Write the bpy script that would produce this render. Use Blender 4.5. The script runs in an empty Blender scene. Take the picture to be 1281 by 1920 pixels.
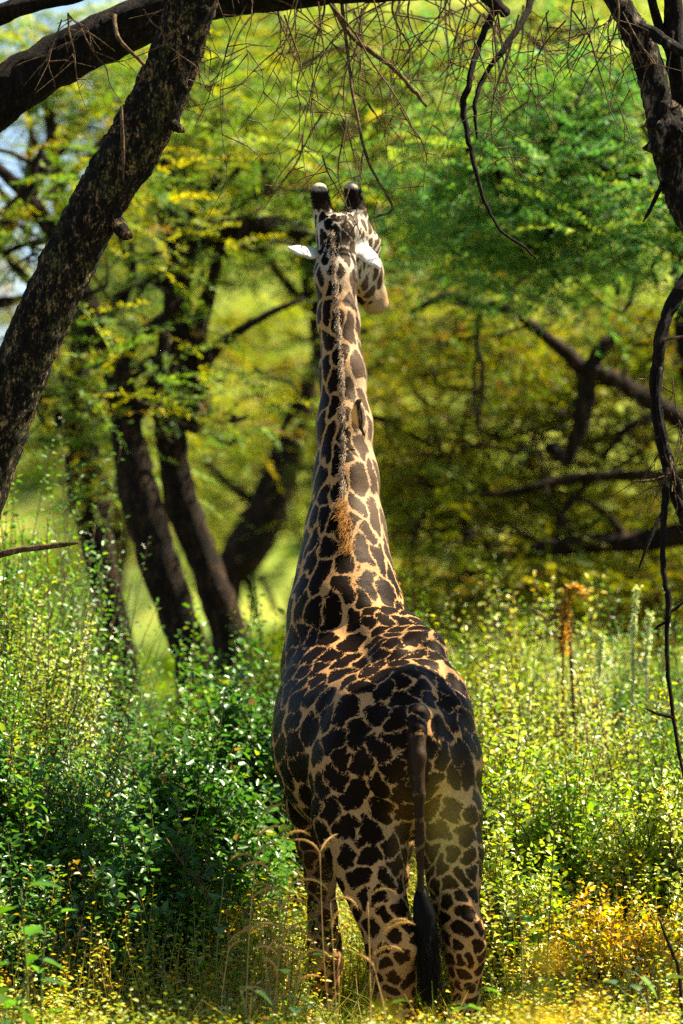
import bpy, math, random
import numpy as np
from mathutils import Vector

# ------------------------------------------------------------------ camera, world, sun, exposure
sc = bpy.context.scene
COL = sc.collection
CAM_D, CAM_Z, HORIZON, FPX = 22.0, 2.2, 1270.0, 7810.0     # metres, metres, pixel row, focal length in photo pixels
cam_data = bpy.data.cameras.new('camera')
cam = bpy.data.objects.new('camera', cam_data); COL.objects.link(cam)
cam.location = (0, -CAM_D, CAM_Z); cam.rotation_euler = (math.radians(90), 0, 0)
cam_data.sensor_fit = 'VERTICAL'; cam_data.sensor_height = 36.0; cam_data.sensor_width = 24.0
cam_data.lens = 36.0 * FPX / 1920.0
cam_data.shift_y = (HORIZON - 960.0) / 1920.0
cam_data.clip_start = 0.5; cam_data.clip_end = 3000
cam_data.dof.use_dof = True
cam_data.dof.focus_distance = CAM_D + 1.1
cam_data.dof.aperture_fstop = 1.25
sc.camera = cam

SUN_DIR = Vector((0.55, 0.20, 0.81)).normalized()           # from the ground towards the sun
elev = math.asin(SUN_DIR.z); azim = math.atan2(SUN_DIR.x, SUN_DIR.y)
world = bpy.data.worlds.new('World'); sc.world = world; world.use_nodes = True
wn = world.node_tree.nodes; wl = world.node_tree.links
sky = wn.new('ShaderNodeTexSky'); sky.sky_type = 'NISHITA'; sky.sun_disc = False
sky.altitude = 1500.0; sky.dust_density = 0.4; sky.sun_elevation = elev; sky.sun_rotation = azim
wl.new(sky.outputs['Color'], wn['Background'].inputs['Color'])
wn['Background'].inputs['Strength'].default_value = 0.05
sun_data = bpy.data.lights.new('sun', 'SUN'); sun_data.energy = 5.0; sun_data.angle = math.radians(0.53)
sun_data.color = (1.0, 0.89, 0.66)
sun = bpy.data.objects.new('sun', sun_data); COL.objects.link(sun)
sun.location = (6, 1, 14); sun.rotation_euler = SUN_DIR.to_track_quat('Z', 'Y').to_euler()
sc.view_settings.view_transform = 'Standard'; sc.view_settings.look = 'None'
sc.view_settings.gamma = 1.0; sc.view_settings.use_curve_mapping = False
sc.view_settings.exposure = 2.1
sc.cycles.use_denoising = False
sc.cycles.sample_clamp_indirect = 3.0; sc.cycles.sample_clamp_direct = 12.0
sc.cycles.max_bounces = 5; sc.cycles.transparent_max_bounces = 8
sc.cycles.transmission_bounces = 4; sc.cycles.diffuse_bounces = 2

# ------------------------------------------------------------------ helpers
rng = np.random.default_rng(7)
random.seed(7)

def at(px, py, Y):
    """point of the photograph's pixel at depth Y (metres beyond the giraffe's tail)"""
    d = Y + CAM_D
    return np.array(((px - 640.5) * d / FPX, Y, CAM_Z + (HORIZON - py) * d / FPX))

def m_per_px(Y): return (Y + CAM_D) / FPX

def mesh_from(name, verts, faces, mat=None, smooth=False, attrs=None, loc=None):
    """numpy verts (n,3); faces (m,k) array or a list of such arrays"""
    me = bpy.data.meshes.new(name)
    if not isinstance(faces, (list, tuple)): faces = [faces]
    faces = [np.asarray(f, dtype=np.int32) for f in faces if len(f)]
    verts = np.asarray(verts, dtype=np.float32)
    me.vertices.add(len(verts)); me.vertices.foreach_set('co', verts.ravel())
    nl = sum(f.size for f in faces); npoly = sum(len(f) for f in faces)
    me.loops.add(nl); me.polygons.add(npoly)
    me.loops.foreach_set('vertex_index', np.concatenate([f.ravel() for f in faces]))
    tot = np.concatenate([np.full(len(f), f.shape[1], dtype=np.int32) for f in faces])
    start = np.concatenate(([0], np.cumsum(tot)[:-1])).astype(np.int32)
    me.polygons.foreach_set('loop_start', start)
    if smooth: me.polygons.foreach_set('use_smooth', np.ones(npoly, dtype=bool))
    for an, (kind, data) in (attrs or {}).items():
        data = np.asarray(data, dtype=np.float32)
        if kind == 'COLOR':
            a = me.color_attributes.new(an, 'FLOAT_COLOR', 'POINT')
            if data.shape[1] == 3: data = np.concatenate([data, np.ones((len(data), 1), np.float32)], 1)
            a.data.foreach_set('color', data.ravel())
        else:
            a = me.attributes.new(an, 'FLOAT', 'POINT'); a.data.foreach_set('value', data.ravel())
    me.update(calc_edges=True); me.validate()
    if mat: me.materials.append(mat)
    return me

def link(name, me, parent=None):
    o = bpy.data.objects.new(name, me); COL.objects.link(o)
    if parent is not None: o.parent = parent
    return o

def empty(name, loc, label, cat, group=None):
    o = bpy.data.objects.new(name, None); COL.objects.link(o)
    o.location = loc; o.empty_display_size = 0.2
    o['label'] = label; o['category'] = cat
    if group: o['group'] = group
    return o

def part(name, me_args, parent, mat, **kw):
    """a part whose vertices are given in world space; kept relative to its thing"""
    v, f = me_args
    v = np.asarray(v, float) - np.array(parent.location)
    me = mesh_from(name, v, f, mat, **kw)
    return link(name, me, parent)

def sstep(a, b, x):
    t = np.clip((x - a) / (b - a), 0, 1); return t * t * (3 - 2 * t)

def catmull(pts, n):
    """smooth resampling of a polyline (k columns) with n points per segment"""
    P = np.asarray(pts, float)
    if len(P) < 3:
        t = np.linspace(0, 1, n + 1)[:, None]; return P[0] * (1 - t) + P[-1] * t
    Q = np.vstack([2 * P[0] - P[1], P, 2 * P[-1] - P[-2]]); out = []
    for i in range(1, len(Q) - 2):
        p0, p1, p2, p3 = Q[i - 1], Q[i], Q[i + 1], Q[i + 2]
        for t in np.linspace(0, 1, n, endpoint=False):
            out.append(0.5 * (2 * p1 + (p2 - p0) * t + (2 * p0 - 5 * p1 + 4 * p2 - p3) * t * t + (3 * p1 - p0 - 3 * p2 + p3) * t ** 3))
    out.append(P[-1]); return np.array(out)

def tube(path, radii, sides=10, rough=0.0, r=None, cap=True):
    """tapered tube along path (n,3); rough = relative knobbliness"""
    r = r or rng
    P = np.asarray(path, float); R = np.asarray(radii, float); n = len(P)
    T = np.gradient(P, axis=0); T /= np.linalg.norm(T, axis=1)[:, None] + 1e-9
    ref = np.array((0.0, 0.0, 1.0)) if abs(T[0][2]) < 0.9 else np.array((1.0, 0, 0))
    u = np.cross(ref, T[0]); u /= np.linalg.norm(u)
    ang = np.linspace(0, 2 * np.pi, sides, endpoint=False)
    V = np.zeros((n, sides, 3))
    if rough:
        nz = r.normal(0, 1, (n, sides))
        nz = (nz + np.roll(nz, 1, 1) + np.roll(nz, 1, 0) + np.roll(nz, -1, 0)) / 2.2
    for i in range(n):
        u = u - T[i] * np.dot(u, T[i]); u /= np.linalg.norm(u) + 1e-9
        w = np.cross(T[i], u)
        rad = R[i] * (1 + rough * nz[i]) if rough else np.full(sides, R[i])
        V[i] = P[i] + rad[:, None] * (np.cos(ang)[:, None] * u + np.sin(ang)[:, None] * w)
    idx = np.arange(n * sides).reshape(n, sides)
    a = idx[:-1]; b = idx[1:]
    F = np.stack([a, np.roll(a, -1, 1), np.roll(b, -1, 1), b], -1).reshape(-1, 4)
    V = V.reshape(-1, 3)
    if cap:
        V = np.vstack([V, P[0] - T[0] * R[0] * .3, P[-1] + T[-1] * R[-1] * .6]); k = n * sides
        c0 = np.stack([np.roll(idx[0], -1), idx[0], np.full(sides, k)], -1)
        c1 = np.stack([idx[-1], np.roll(idx[-1], -1), np.full(sides, k + 1)], -1)
        return V, [F, np.vstack([c0, c1])]
    return V, [F]

def join_vf(parts):
    V = []; FF = {}; o = 0
    for v, fs in parts:
        V.append(v)
        for f in (fs if isinstance(fs, (list, tuple)) else [fs]):
            f = np.asarray(f)
            if len(f): FF.setdefault(f.shape[1], []).append(f + o)
        o += len(v)
    return np.vstack(V), [np.vstack(x) for x in FF.values()]

class Nodes:
    def __init__(self, name):
        self.m = bpy.data.materials.new(name); self.m.use_nodes = True
        self.t = self.m.node_tree; self.n = self.t.nodes; self.l = self.t.links
        self.bsdf = self.n['Principled BSDF']; self.out = self.n['Material Output']
    def new(self, kind, inputs=None, **props):
        nd = self.n.new(kind)
        for k, v in props.items(): setattr(nd, k, v)
        for k, v in (inputs or {}).items():
            s = nd.inputs[k]
            if hasattr(v, 'is_output') or isinstance(v, bpy.types.NodeSocket): self.l.new(v, s)
            else: s.default_value = v
        return nd
    def ramp(self, fac, stops, interp='LINEAR'):
        r = self.n.new('ShaderNodeValToRGB'); r.color_ramp.interpolation = interp
        e = r.color_ramp.elements
        while len(e) < len(stops): e.new(0.5)
        for el, (p, c) in zip(e, stops):
            el.position = p; el.color = (c, c, c, 1) if not hasattr(c, '__len__') else (*c, 1)
        self.l.new(fac, r.inputs['Fac']); return r.outputs['Color']
    def math(self, op, a, b=0.0, clamp=False):
        nd = self.n.new('ShaderNodeMath'); nd.operation = op; nd.use_clamp = clamp
        for i, v in enumerate((a, b)):
            if isinstance(v, bpy.types.NodeSocket): self.l.new(v, nd.inputs[i])
            else: nd.inputs[i].default_value = v
        return nd.outputs[0]
    def mix(self, fac, a, b):
        nd = self.n.new('ShaderNodeMix'); nd.data_type = 'RGBA'
        for s, v in ((nd.inputs['Factor'], fac), (nd.inputs['A'], a), (nd.inputs['B'], b)):
            if isinstance(v, bpy.types.NodeSocket): self.l.new(v, s)
            elif hasattr(v, '__len__'): s.default_value = (*v, 1) if len(v) == 3 else v
            else: s.default_value = v
        return nd.outputs['Result']
    def set(self, **kw):
        for k, v in kw.items():
            s = self.bsdf.inputs[k.replace('_', ' ')]
            if isinstance(v, bpy.types.NodeSocket): self.l.new(v, s)
            elif hasattr(v, '__len__'): s.default_value = (*v, 1) if len(v) == 3 else v
            else: s.default_value = v

# ------------------------------------------------------------------ giraffe
def build_giraffe_field():
    prims = []
    def chain(pts, k, w=None):
        """pts: (px, py, Y, half width in m, f); w: axis along which the section is stretched by f"""
        for a, b in zip(pts[:-1], pts[1:]):
            prims.append((at(*a[:3]), at(*b[:3]), a[3], b[3], a[4] if len(a) > 4 else 1.0, b[4] if len(b) > 4 else 1.0, w, k))
    FW = np.array((-0.2, 0.98, 0.0)); UP = np.array((0, 0, 1.0)); FB = np.array((0, 1.0, 0))
    # barrel of the body: half width, height factor
    chain([(764, 1432, .18, .26, 1.08), (738, 1428, .42, .375, 1.12), (690, 1412, .85, .45, 1.05), (674, 1395, 1.1, .465, 1.08),
           (668, 1350, 1.35, .44, 1.18), (660, 1320, 1.6, .36, 1.4), (652, 1320, 1.85, .26, 1.5)], .10, UP)
    # spine ridge, croup, withers
    chain([(783, 1345, .08, .06), (768, 1296, .32, .09), (742, 1244, .75, .10), (712, 1185, 1.2, .10), (694, 1150, 1.5, .11), (672, 1085, 1.72, .13)], .13)
    # hips and pin bones
    for p in [((742, 1352, .12, .05), (716, 1372, .24, .09)), ((808, 1346, .13, .04), (832, 1365, .24, .08))]:
        chain(list(p), .08)
    chain([(690, 1300, .52, .12), (650, 1320, .60, .10)], .12)
    chain([(800, 1285, .50, .12), (838, 1300, .60, .10)], .12)
    # neck: half width, depth factor along the view
    chain([(655, 1235, 1.62, .39, 1.1), (650, 1150, 1.68, .325, 1.35), (647, 1075, 1.78, .262, 1.5), (648, 1000, 1.85, .222, 1.55), (649, 900, 1.95, .178, 1.5), (646, 800, 2.03, .152, 1.4),
           (643, 700, 2.10, .124, 1.3), (635, 600, 2.19, .112, 1.25), (630, 520, 2.27, .116, 1.15), (632, 455, 2.33, .115, 1.1)], .07, FB)
    # head: skull, face, jaw, muzzle
    chain([(634, 438, 2.34, .12), (655, 440, 2.42, .125), (676, 462, 2.52, .108), (692, 512, 2.66, .08), (702, 553, 2.79, .064), (707, 568, 2.83, .062)], .05)
    chain([(652, 492, 2.44, .085), (680, 545, 2.66, .065), (697, 574, 2.78, .048)], .05)
    chain([(697, 568, 2.80, .05), (712, 570, 2.84, .046)], .03)
    chain([(690, 450, 2.50, .05), (702, 455, 2.49, .036)], .02)                 # brow over the eye
    chain([(628, 428, 2.30, .08), (648, 432, 2.32, .09)], .05)
    # horns
    chain([(612, 424, 2.35, .068), (606, 398, 2.345, .053), (602, 378, 2.335, .048), (599, 362, 2.33, .047), (599, 357, 2.33, .044)], .025)
    chain([(662, 430, 2.40, .072), (668, 404, 2.40, .063), (665, 380, 2.395, .050), (660, 358, 2.39, .043), (659, 353, 2.39, .040)], .025)
    # ears: thin leaf shapes
    EL = np.array((0.15, -0.62, 0.77)); EL /= np.linalg.norm(EL)
    chain([(600, 474, 2.30, .028, .7), (580, 474, 2.21, .062, .30), (562, 470, 2.17, .055, .24), (537, 463, 2.14, .008, .5)], .012, EL)
    ER = np.array((0.35, -0.75, 0.5)); ER /= np.linalg.norm(ER)
    chain([(662, 452, 2.38, .03, .6), (680, 470, 2.31, .062, .32), (695, 484, 2.27, .055, .28), (710, 500, 2.25, .022, .5)], .02, ER)
    # left hind leg
    chain([(690, 1345, .42, .20), (676, 1440, .40, .25, 1.2), (676, 1530, .36, .25, 1.2), (688, 1600, .24, .205, 1.25), (698, 1650, .14, .158, 1.25), (713, 1700, .06, .136, 1.2),
           (733, 1758, .02, .126, 1.15), (737, 1782, .01, .127, 1.1), (738, 1815, .02, .118, 1.0), (742, 1855, .04, .093), (746, 1905, .05, .074), (748, 1985, .06, .066), (748, 2012, .05, .074), (748, 2030, .06, .085), (748, 2044, .07, .10)], .06, FW)
    chain([(756, 1745, -.10, .05), (772, 1778, -.10, .05)], .06)
    # right hind leg
    chain([(820, 1350, .42, .19), (826, 1440, .36, .195, 1.2), (840, 1530, .30, .17, 1.4), (850, 1600, .22, .148, 1.4), (851, 1650, .14, .130, 1.4), (857, 1700, .06, .107, 1.4),
           (868, 1750, .02, .104, 1.3), (872, 1790, .01, .098, 1.2), (872, 1830, .02, .078), (872, 1880, .05, .062), (872, 1985, .06, .058), (872, 2012, .05, .068), (872, 2030, .06, .08), (872, 2044, .07, .095)], .06, FW)
    chain([(884, 1735, -.07, .045), (896, 1765, -.07, .036)], .05)
    chain([(852, 1320, .55, .08), (860, 1420, .42, .09), (876, 1500, .36, .05)], .10)
    chain([(760, 1180, 1.25, .10), (792, 1222, .85, .11), (818, 1275, .60, .10)], .10)
    # left fore leg and shoulder
    chain([(596, 1270, 1.55, .17, 1.4), (594, 1400, 1.55, .18, 1.4), (590, 1500, 1.62, .16, 1.3), (594, 1580, 1.70, .108, 1.2), (601, 1650, 1.75, .080), (605, 1710, 1.75, .076),
           (608, 1765, 1.74, .088, 1.1), (609, 1805, 1.74, .088, 1.1), (608, 1845, 1.76, .074), (604, 1890, 1.77, .058), (604, 1950, 1.78, .052), (604, 1968, 1.77, .062), (604, 1980, 1.78, .075), (604, 1989, 1.78, .09)], .06, FW)
    # right fore leg
    chain([(728, 1300, 1.72, .17, 1.3), (738, 1400, 1.75, .18, 1.4), (742, 1500, 1.85, .13, 1.3), (742, 1580, 1.92, .095, 1.2), (738, 1650, 1.95, .078), (736, 1710, 1.95, .074),
           (734, 1770, 1.94, .086), (734, 1800, 1.94, .084), (734, 1850, 1.96, .062), (734, 1940, 1.98, .052), (734, 1955, 1.97, .062), (734, 1970, 1.98, .075), (734, 1983, 1.98, .09)], .06, FW)
    # tail (without its tuft)
    chain([(782, 1338, .02, .055), (784, 1372, -.09, .046), (785, 1420, -.155, .038), (786, 1490, -.17, .031), (787, 1580, -.15, .025), (790, 1690, -.12, .022)], .03)
    return prims

def eval_field(prims, xs, ys, zs):
    D = np.full((len(xs), len(ys), len(zs)), 1.0, np.float32)
    for a, b, ra, rb, fa, fb, w, k in prims:
        fm = max(1.0, fa, fb) if w is not None else 1.0
        pad = max(ra, rb) * fm + k + 0.05
        lo = np.minimum(a, b) - pad; hi = np.maximum(a, b) + pad
        i0, i1 = np.searchsorted(xs, (lo[0], hi[0])); j0, j1 = np.searchsorted(ys, (lo[1], hi[1])); k0, k1 = np.searchsorted(zs, (lo[2], hi[2]))
        X = (xs[i0:i1] - a[0])[:, None, None].astype(np.float32); Y = (ys[j0:j1] - a[1])[None, :, None].astype(np.float32); Z = (zs[k0:k1] - a[2])[None, None, :].astype(np.float32)
        ab = b - a; L2 = float(ab @ ab)
        t = np.clip((X * ab[0] + Y * ab[1] + Z * ab[2]) / L2, 0, 1)
        ox = X - t * ab[0]; oy = Y - t * ab[1]; oz = Z - t * ab[2]
        if w is not None and (fa != 1 or fb != 1):
            f = fa + (fb - fa) * t
            s = (ox * w[0] + oy * w[1] + oz * w[2]) * (1 - 1 / f)
            ox = ox - s * w[0]; oy = oy - s * w[1]; oz = oz - s * w[2]
        d = np.sqrt(ox * ox + oy * oy + oz * oz) - (ra + (rb - ra) * t)
        cur = D[i0:i1, j0:j1, k0:k1]
        h = np.clip(0.5 + 0.5 * (cur - d) / k, 0, 1)
        D[i0:i1, j0:j1, k0:k1] = cur * (1 - h) + d * h - k * h * (1 - h)
    return D

def surface_nets(D, xs, ys, zs):
    nx, ny, nz = D.shape
    S = D < 0
    c = np.zeros((nx - 1, ny - 1, nz - 1), np.int8)
    offs = [(i, j, k) for i in (0, 1) for j in (0, 1) for k in (0, 1)]
    for i, j, k in offs: c += S[i:nx - 1 + i, j:ny - 1 + j, k:nz - 1 + k]
    act = (c > 0) & (c < 8)
    I, J, K = np.nonzero(act)
    vid = np.full(act.shape, -1, np.int32); vid[I, J, K] = np.arange(len(I))
    acc = np.zeros((len(I), 3)); cnt = np.zeros(len(I))
    val = {o: D[I + o[0], J + o[1], K + o[2]] for o in offs}
    for o in offs:
        for ax in range(3):
            if o[ax]: continue
            p = list(o); p[ax] = 1; p = tuple(p)
            va, vb = val[o], val[p]; m = (va < 0) != (vb < 0)
            t = np.where(m, va / np.where(m, va - vb, 1), 0)
            pos = np.tile(np.array(o, float), (len(I), 1)); pos[:, ax] = t
            acc[m] += pos[m]; cnt[m] += 1
    acc /= cnt[:, None]
    def co(g, i, t): return g[i] + (g[i + 1] - g[i]) * t
    V = np.stack([co(xs, I, acc[:, 0]), co(ys, J, acc[:, 1]), co(zs, K, acc[:, 2])], 1)
    F = []
    for ax in range(3):
        a, b = (ax + 1) % 3, (ax + 2) % 3
        sl0 = [slice(None)] * 3; sl1 = [slice(None)] * 3
        sl0[ax] = slice(0, -1); sl1[ax] = slice(1, None)
        s0 = S[tuple(sl0)]; s1 = S[tuple(sl1)]
        E = np.stack(np.nonzero(s0 != s1), 1)
        E = E[(E[:, a] > 0) & (E[:, b] > 0) & (E[:, a] < D.shape[a] - 1) & (E[:, b] < D.shape[b] - 1)]
        inside = s0[tuple(E.T)]
        def cell(da, db):
            q = E.copy(); q[:, a] -= da; q[:, b] -= db; return vid[tuple(q.T)]
        q = np.stack([cell(1, 1), cell(0, 1), cell(0, 0), cell(1, 0)], 1)
        q[~inside] = q[~inside][:, ::-1]
        F.append(q)
    return V, np.vstack(F)

def relax(V, F, it=2, lam=0.5):
    for _ in range(it):
        acc = np.zeros_like(V); cnt = np.zeros(len(V))
        for a, b in ((0, 1), (1, 2), (2, 3), (3, 0)):
            np.add.at(acc, F[:, a], V[F[:, b]]); np.add.at(acc, F[:, b], V[F[:, a]])
            np.add.at(cnt, F[:, a], 1); np.add.at(cnt, F[:, b], 1)
        V = V * (1 - lam) + lam * acc / cnt[:, None]
    return V

def normals_of(V, F):
    n = np.cross(V[F[:, 2]] - V[F[:, 0]], V[F[:, 3]] - V[F[:, 1]])
    N = np.zeros_like(V)
    for i in range(4): np.add.at(N, F[:, i], n)
    return N / (np.linalg.norm(N, axis=1)[:, None] + 1e-12)

def axis(*segs): return np.unique(np.concatenate([np.arange(a, b, s) for a, b, s in segs]).round(5))

_prims = build_giraffe_field()
_xs = axis((-.62, -.36, .015), (-.36, .32, .010), (.32, 1.05, .014))
_ys = axis((-.42, 2.1, .016), (2.1, 3.05, .011))
_zs = axis((-.02, 3.9, .014), (3.9, 5.25, .009))
GV, GF = surface_nets(eval_field(_prims, _xs, _ys, _zs), _xs, _ys, _zs)
GV = relax(GV, GF, 2)
GN = normals_of(GV, GF)
# ---- colour
def project(V):
    d = V[:, 1] + CAM_D
    return 640.5 + V[:, 0] * FPX / d, HORIZON - (V[:, 2] - CAM_Z) * FPX / d

def giraffe_coat(V, N):
    """edge: distance to the pale net between the patches, in units of the patch size; net and patch colours"""
    px, py = project(V); z = V[:, 2]; y = V[:, 1]
    r = np.interp(z, [0, .45, .8, 1.1, 1.4, 1.7, 2.15, 2.5, 2.9, 3.3, 4.2, 4.55, 4.7, 5.2],
                     [.055, .068, .077, .095, .118, .126, .112, .10, .092, .088, .074, .062, .042, .03])
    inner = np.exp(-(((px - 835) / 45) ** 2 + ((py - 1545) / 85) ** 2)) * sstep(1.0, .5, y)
    r = r * (1 - .22 * sstep(730, 800, px) * sstep(1300, 1450, py) * (y < 1))
    r = r * (1 - .25 * np.exp(-((px - (690 + (py - 1130) * .45)) / 50) ** 2) * (py > 1090) * (py < 1330))
    zz = np.where(z < 2.5, z, 2.5 + (z - 2.5) * .50)
    Q = np.stack([V[:, 0], y * .8, zz], 1)
    g = np.random.default_rng(21)
    cand = g.permutation(len(V))[:26000]
    S = np.zeros((4000, 3)); SR = np.zeros(4000); n = 0
    jit = g.uniform(.82, 1.25, len(cand))
    for c, jt in zip(cand, jit):
        q = Q[c]; rr = r[c] * jt
        if n:
            dd = ((S[:n] - q) ** 2).sum(1)
            if (dd < (.5 * (rr + SR[:n])) ** 2).any(): continue
        S[n] = q; SR[n] = rr; n += 1
        if n == 4000: break
    S = S[:n]; SR = SR[:n]
    edge = np.zeros(len(V), np.float32); cid = np.zeros(len(V), np.int32)
    for s in range(0, len(V), 8000):
        P = Q[s:s + 8000]
        # wobble so that borders are not straight
        W = P + .016 * np.sin(P[:, [1, 2, 0]] * 31 + P[:, [2, 0, 1]] * 17) + .008 * np.sin(P[:, [2, 0, 1]] * 77 + 1.3)
        d2 = ((W[:, None, :] - S[None]) ** 2).sum(2)
        k = np.argpartition(d2, 7, axis=1)[:, :7]
        dk = np.take_along_axis(d2, k, 1); o = np.argsort(dk, 1)
        k = np.take_along_axis(k, o, 1); dk = np.take_along_axis(dk, o, 1)
        a = S[k[:, 0]]
        e = np.full(len(P), 9.0)
        for j in range(1, 7):
            L = np.linalg.norm(a - S[k[:, j]], axis=1)
            e = np.minimum(e, (dk[:, j] - dk[:, 0]) / (2 * L + 1e-9))
        # flatten corners a little: patches are rounded blocks
        e = np.minimum(e, (SR[k[:, 0]] * .72 - np.sqrt(dk[:, 0])) * .9 + .01)
        edge[s:s + 8000] = e / r[s:s + 8000]; cid[s:s + 8000] = k[:, 0]
    # threshold shift: wider net low on the legs, inside the thighs and on the head
    wide = np.interp(z, [0, .5, .9, 1.25, 1.6, 2.3, 2.9, 4.4, 4.6, 5.2], [.10, .06, .04, -.015, -.05, -.05, -.01, .02, .08, .12]) + .06 * inner
    edge = edge - wide
    tone = g.uniform(0, 1, n)[cid]
    net = np.array((.42, .225, .085)) * np.ones((len(V), 1))
    pat = np.array((.0045, .0020, .001)) * np.ones((len(V), 1)) + tone[:, None] * np.array((.004, .002, .001))
    def lay(A, col, m): return A * (1 - m[:, None]) + np.array(col) * m[:, None]
    low = sstep(1.0, .55, z)
    net = lay(net, (.38, .20, .08), low); pat = lay(pat, (.035, .016, .007), low)
    # inside of the right thigh: yellowish, washed-out patches
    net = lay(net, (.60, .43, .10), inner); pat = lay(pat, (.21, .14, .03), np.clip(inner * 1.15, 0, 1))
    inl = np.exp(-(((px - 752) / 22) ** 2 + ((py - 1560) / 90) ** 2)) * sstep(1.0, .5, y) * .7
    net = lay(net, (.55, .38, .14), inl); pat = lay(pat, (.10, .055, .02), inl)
    # bare, browner fore legs
    fore = sstep(1.45, 1.2, z) * (y > 1.3)
    net = lay(net, (.36, .19, .08), fore); pat = lay(pat, (.055, .026, .011), fore * .9)
    # sunlit hair sheen painted on the neck's right side: paler, brown-grey patches
    neck_sheen = sstep(2.7, 3.1, z) * sstep(.0, .9, N[:, 0] * .9 - N[:, 1] * .25)
    pat = lay(pat, (.085, .055, .036), neck_sheen * .85); net = lay(net, (.36, .25, .15), neck_sheen)
    head = sstep(4.42, 4.62, z)
    net = lay(net, (.45, .39, .30), head)
    muz = sstep(.10, .05, np.linalg.norm((V - at(706, 567, 2.83)) * np.array((1, .6, 1)), axis=1) - .03)
    net = lay(net, (.38, .25, .14), muz); edge = edge - muz * .6
    face = sstep(2.5, 2.62, y) * head; pat = lay(pat, (.09, .05, .03), face)
    # ears white
    earl = sstep(593, 585, px) * (z > 4.5) * (py > 440) * (py < 510)
    def segd(a, b):
        ab = b - a; t = np.clip(((V - a) @ ab) / (ab @ ab), 0, 1); return np.linalg.norm(V - a - t[:, None] * ab, axis=1)
    ea, eb, ec = at(668, 458, 2.36), at(686, 475, 2.29), at(710, 500, 2.25)
    earr = ((np.minimum(segd(ea, eb), segd(eb, ec)) < .062) & (px > 668) & (y < 2.36)).astype(float)
    ear = np.clip(earl + earr, 0, 1)
    net = lay(net, (.60, .57, .52), ear); edge = np.where(ear > .5, -1, edge)
    # horns: black hair with bald grey tips
    horn = ((py < 416) & (z > 4.7)).astype(float)
    black = horn * sstep(400, 378, py + g.normal(0, 3, len(py)))
    edge = np.where(black > .35, 1.0, edge); pat = lay(pat, (.008, .006, .005), black)
    tip = horn * sstep(361, 355, py + np.where(px > 630, 5, 0))
    pat = lay(pat, (.42, .36, .27), tip)
    crownp = ((py >= 404) & (py < 475) & (z > 4.5) & (px > 600) & (px < 665) & (y < 2.36)).astype(float)
    edge = edge + crownp * .13
    # tail and hooves
    tail = ((y < -.04) & (z > .9) & (px > 765) & (px < 803) & (py > 1380)).astype(float)
    pat = lay(pat, (.030, .018, .010), tail); net = lay(net, (.12, .07, .035), tail); edge = edge + .08 * tail
    hoof = sstep(.13, .10, z); net = lay(net, (.05, .035, .025), hoof); edge = edge - hoof
    return edge, net, pat

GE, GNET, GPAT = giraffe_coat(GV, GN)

def mat_coat():
    b = Nodes('giraffe_coat')
    e = b.new('ShaderNodeAttribute', attribute_name='edge').outputs['Fac']
    net = b.new('ShaderNodeAttribute', attribute_name='net').outputs['Color']
    pat = b.new('ShaderNodeAttribute', attribute_name='patch').outputs['Color']
    tc = b.new('ShaderNodeTexCoord').outputs['Object']
    n1 = b.new('ShaderNodeTexNoise', {'Vector': tc, 'Scale': 26.0, 'Detail': 3.0, 'Roughness': .65}).outputs['Fac']
    n2 = b.new('ShaderNodeTexNoise', {'Vector': tc, 'Scale': 150.0, 'Detail': 2.0}).outputs['Fac']
    mp = b.new('ShaderNodeMapping', {'Vector': tc, 'Scale': (260, 260, 60)}).outputs['Vector']
    n3 = b.new('ShaderNodeTexNoise', {'Vector': mp, 'Scale': 1.0, 'Detail': 2.0}).outputs['Fac']
    k = b.math('ADD', e, b.math('MULTIPLY', b.math('SUBTRACT', n1, .5), .30))
    k = b.math('ADD', k, b.math('MULTIPLY', b.math('SUBTRACT', n2, .5), .10))
    n4 = b.new('ShaderNodeTexNoise', {'Vector': tc, 'Scale': 17.0, 'Detail': 1.5, 'Distortion': .6}).outputs['Fac']
    crack = b.new('ShaderNodeMapRange', {'Value': b.math('ABSOLUTE', b.math('SUBTRACT', n4, .5)), 'From Min': .0, 'From Max': .014, 'To Min': 1.0, 'To Max': 0.0}).outputs['Result']
    near = b.new('ShaderNodeMapRange', {'Value': e, 'From Min': .12, 'From Max': .34, 'To Min': .30, 'To Max': 0.0}).outputs['Result']
    k = b.math('SUBTRACT', k, b.math('MULTIPLY', crack, near))
    fac = b.new('ShaderNodeMapRange', {'Value': k, 'From Min': .055, 'From Max': .115}, interpolation_type='SMOOTHSTEP').outputs['Result']
    hair = b.new('ShaderNodeMapRange', {'Value': n3, 'From Min': .25, 'From Max': .75, 'To Min': .62, 'To Max': 1.32}).outputs['Result']
    big = b.new('ShaderNodeTexNoise', {'Vector': tc, 'Scale': 3.5, 'Detail': 3.0}).outputs['Fac']
    tone = b.math('MULTIPLY', hair, b.new('ShaderNodeMapRange', {'Value': big, 'From Min': .3, 'From Max': .7, 'To Min': .8, 'To Max': 1.15}).outputs['Result'])
    col = b.mix(fac, net, pat)
    col = b.new('ShaderNodeVectorMath', {0: col, 3: tone}, operation='SCALE')
    b.l.new(tone, col.inputs['Scale'])
    b.set(Base_Color=col.outputs[0], Roughness=.5, Specular_IOR_Level=.05, Specular_Tint=(1.0, .7, .45))
    bp = b.new('ShaderNodeBump', {'Height': n3, 'Strength': .35, 'Distance': .006})
    b2 = b.new('ShaderNodeBump', {'Height': b.new('ShaderNodeTexNoise', {'Vector': tc, 'Scale': 9.0, 'Detail': 4.0}).outputs['Fac'], 'Strength': .35, 'Distance': .03, 'Normal': bp.outputs['Normal']})
    b.l.new(b2.outputs['Normal'], b.bsdf.inputs['Normal'])
    return b.m

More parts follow.
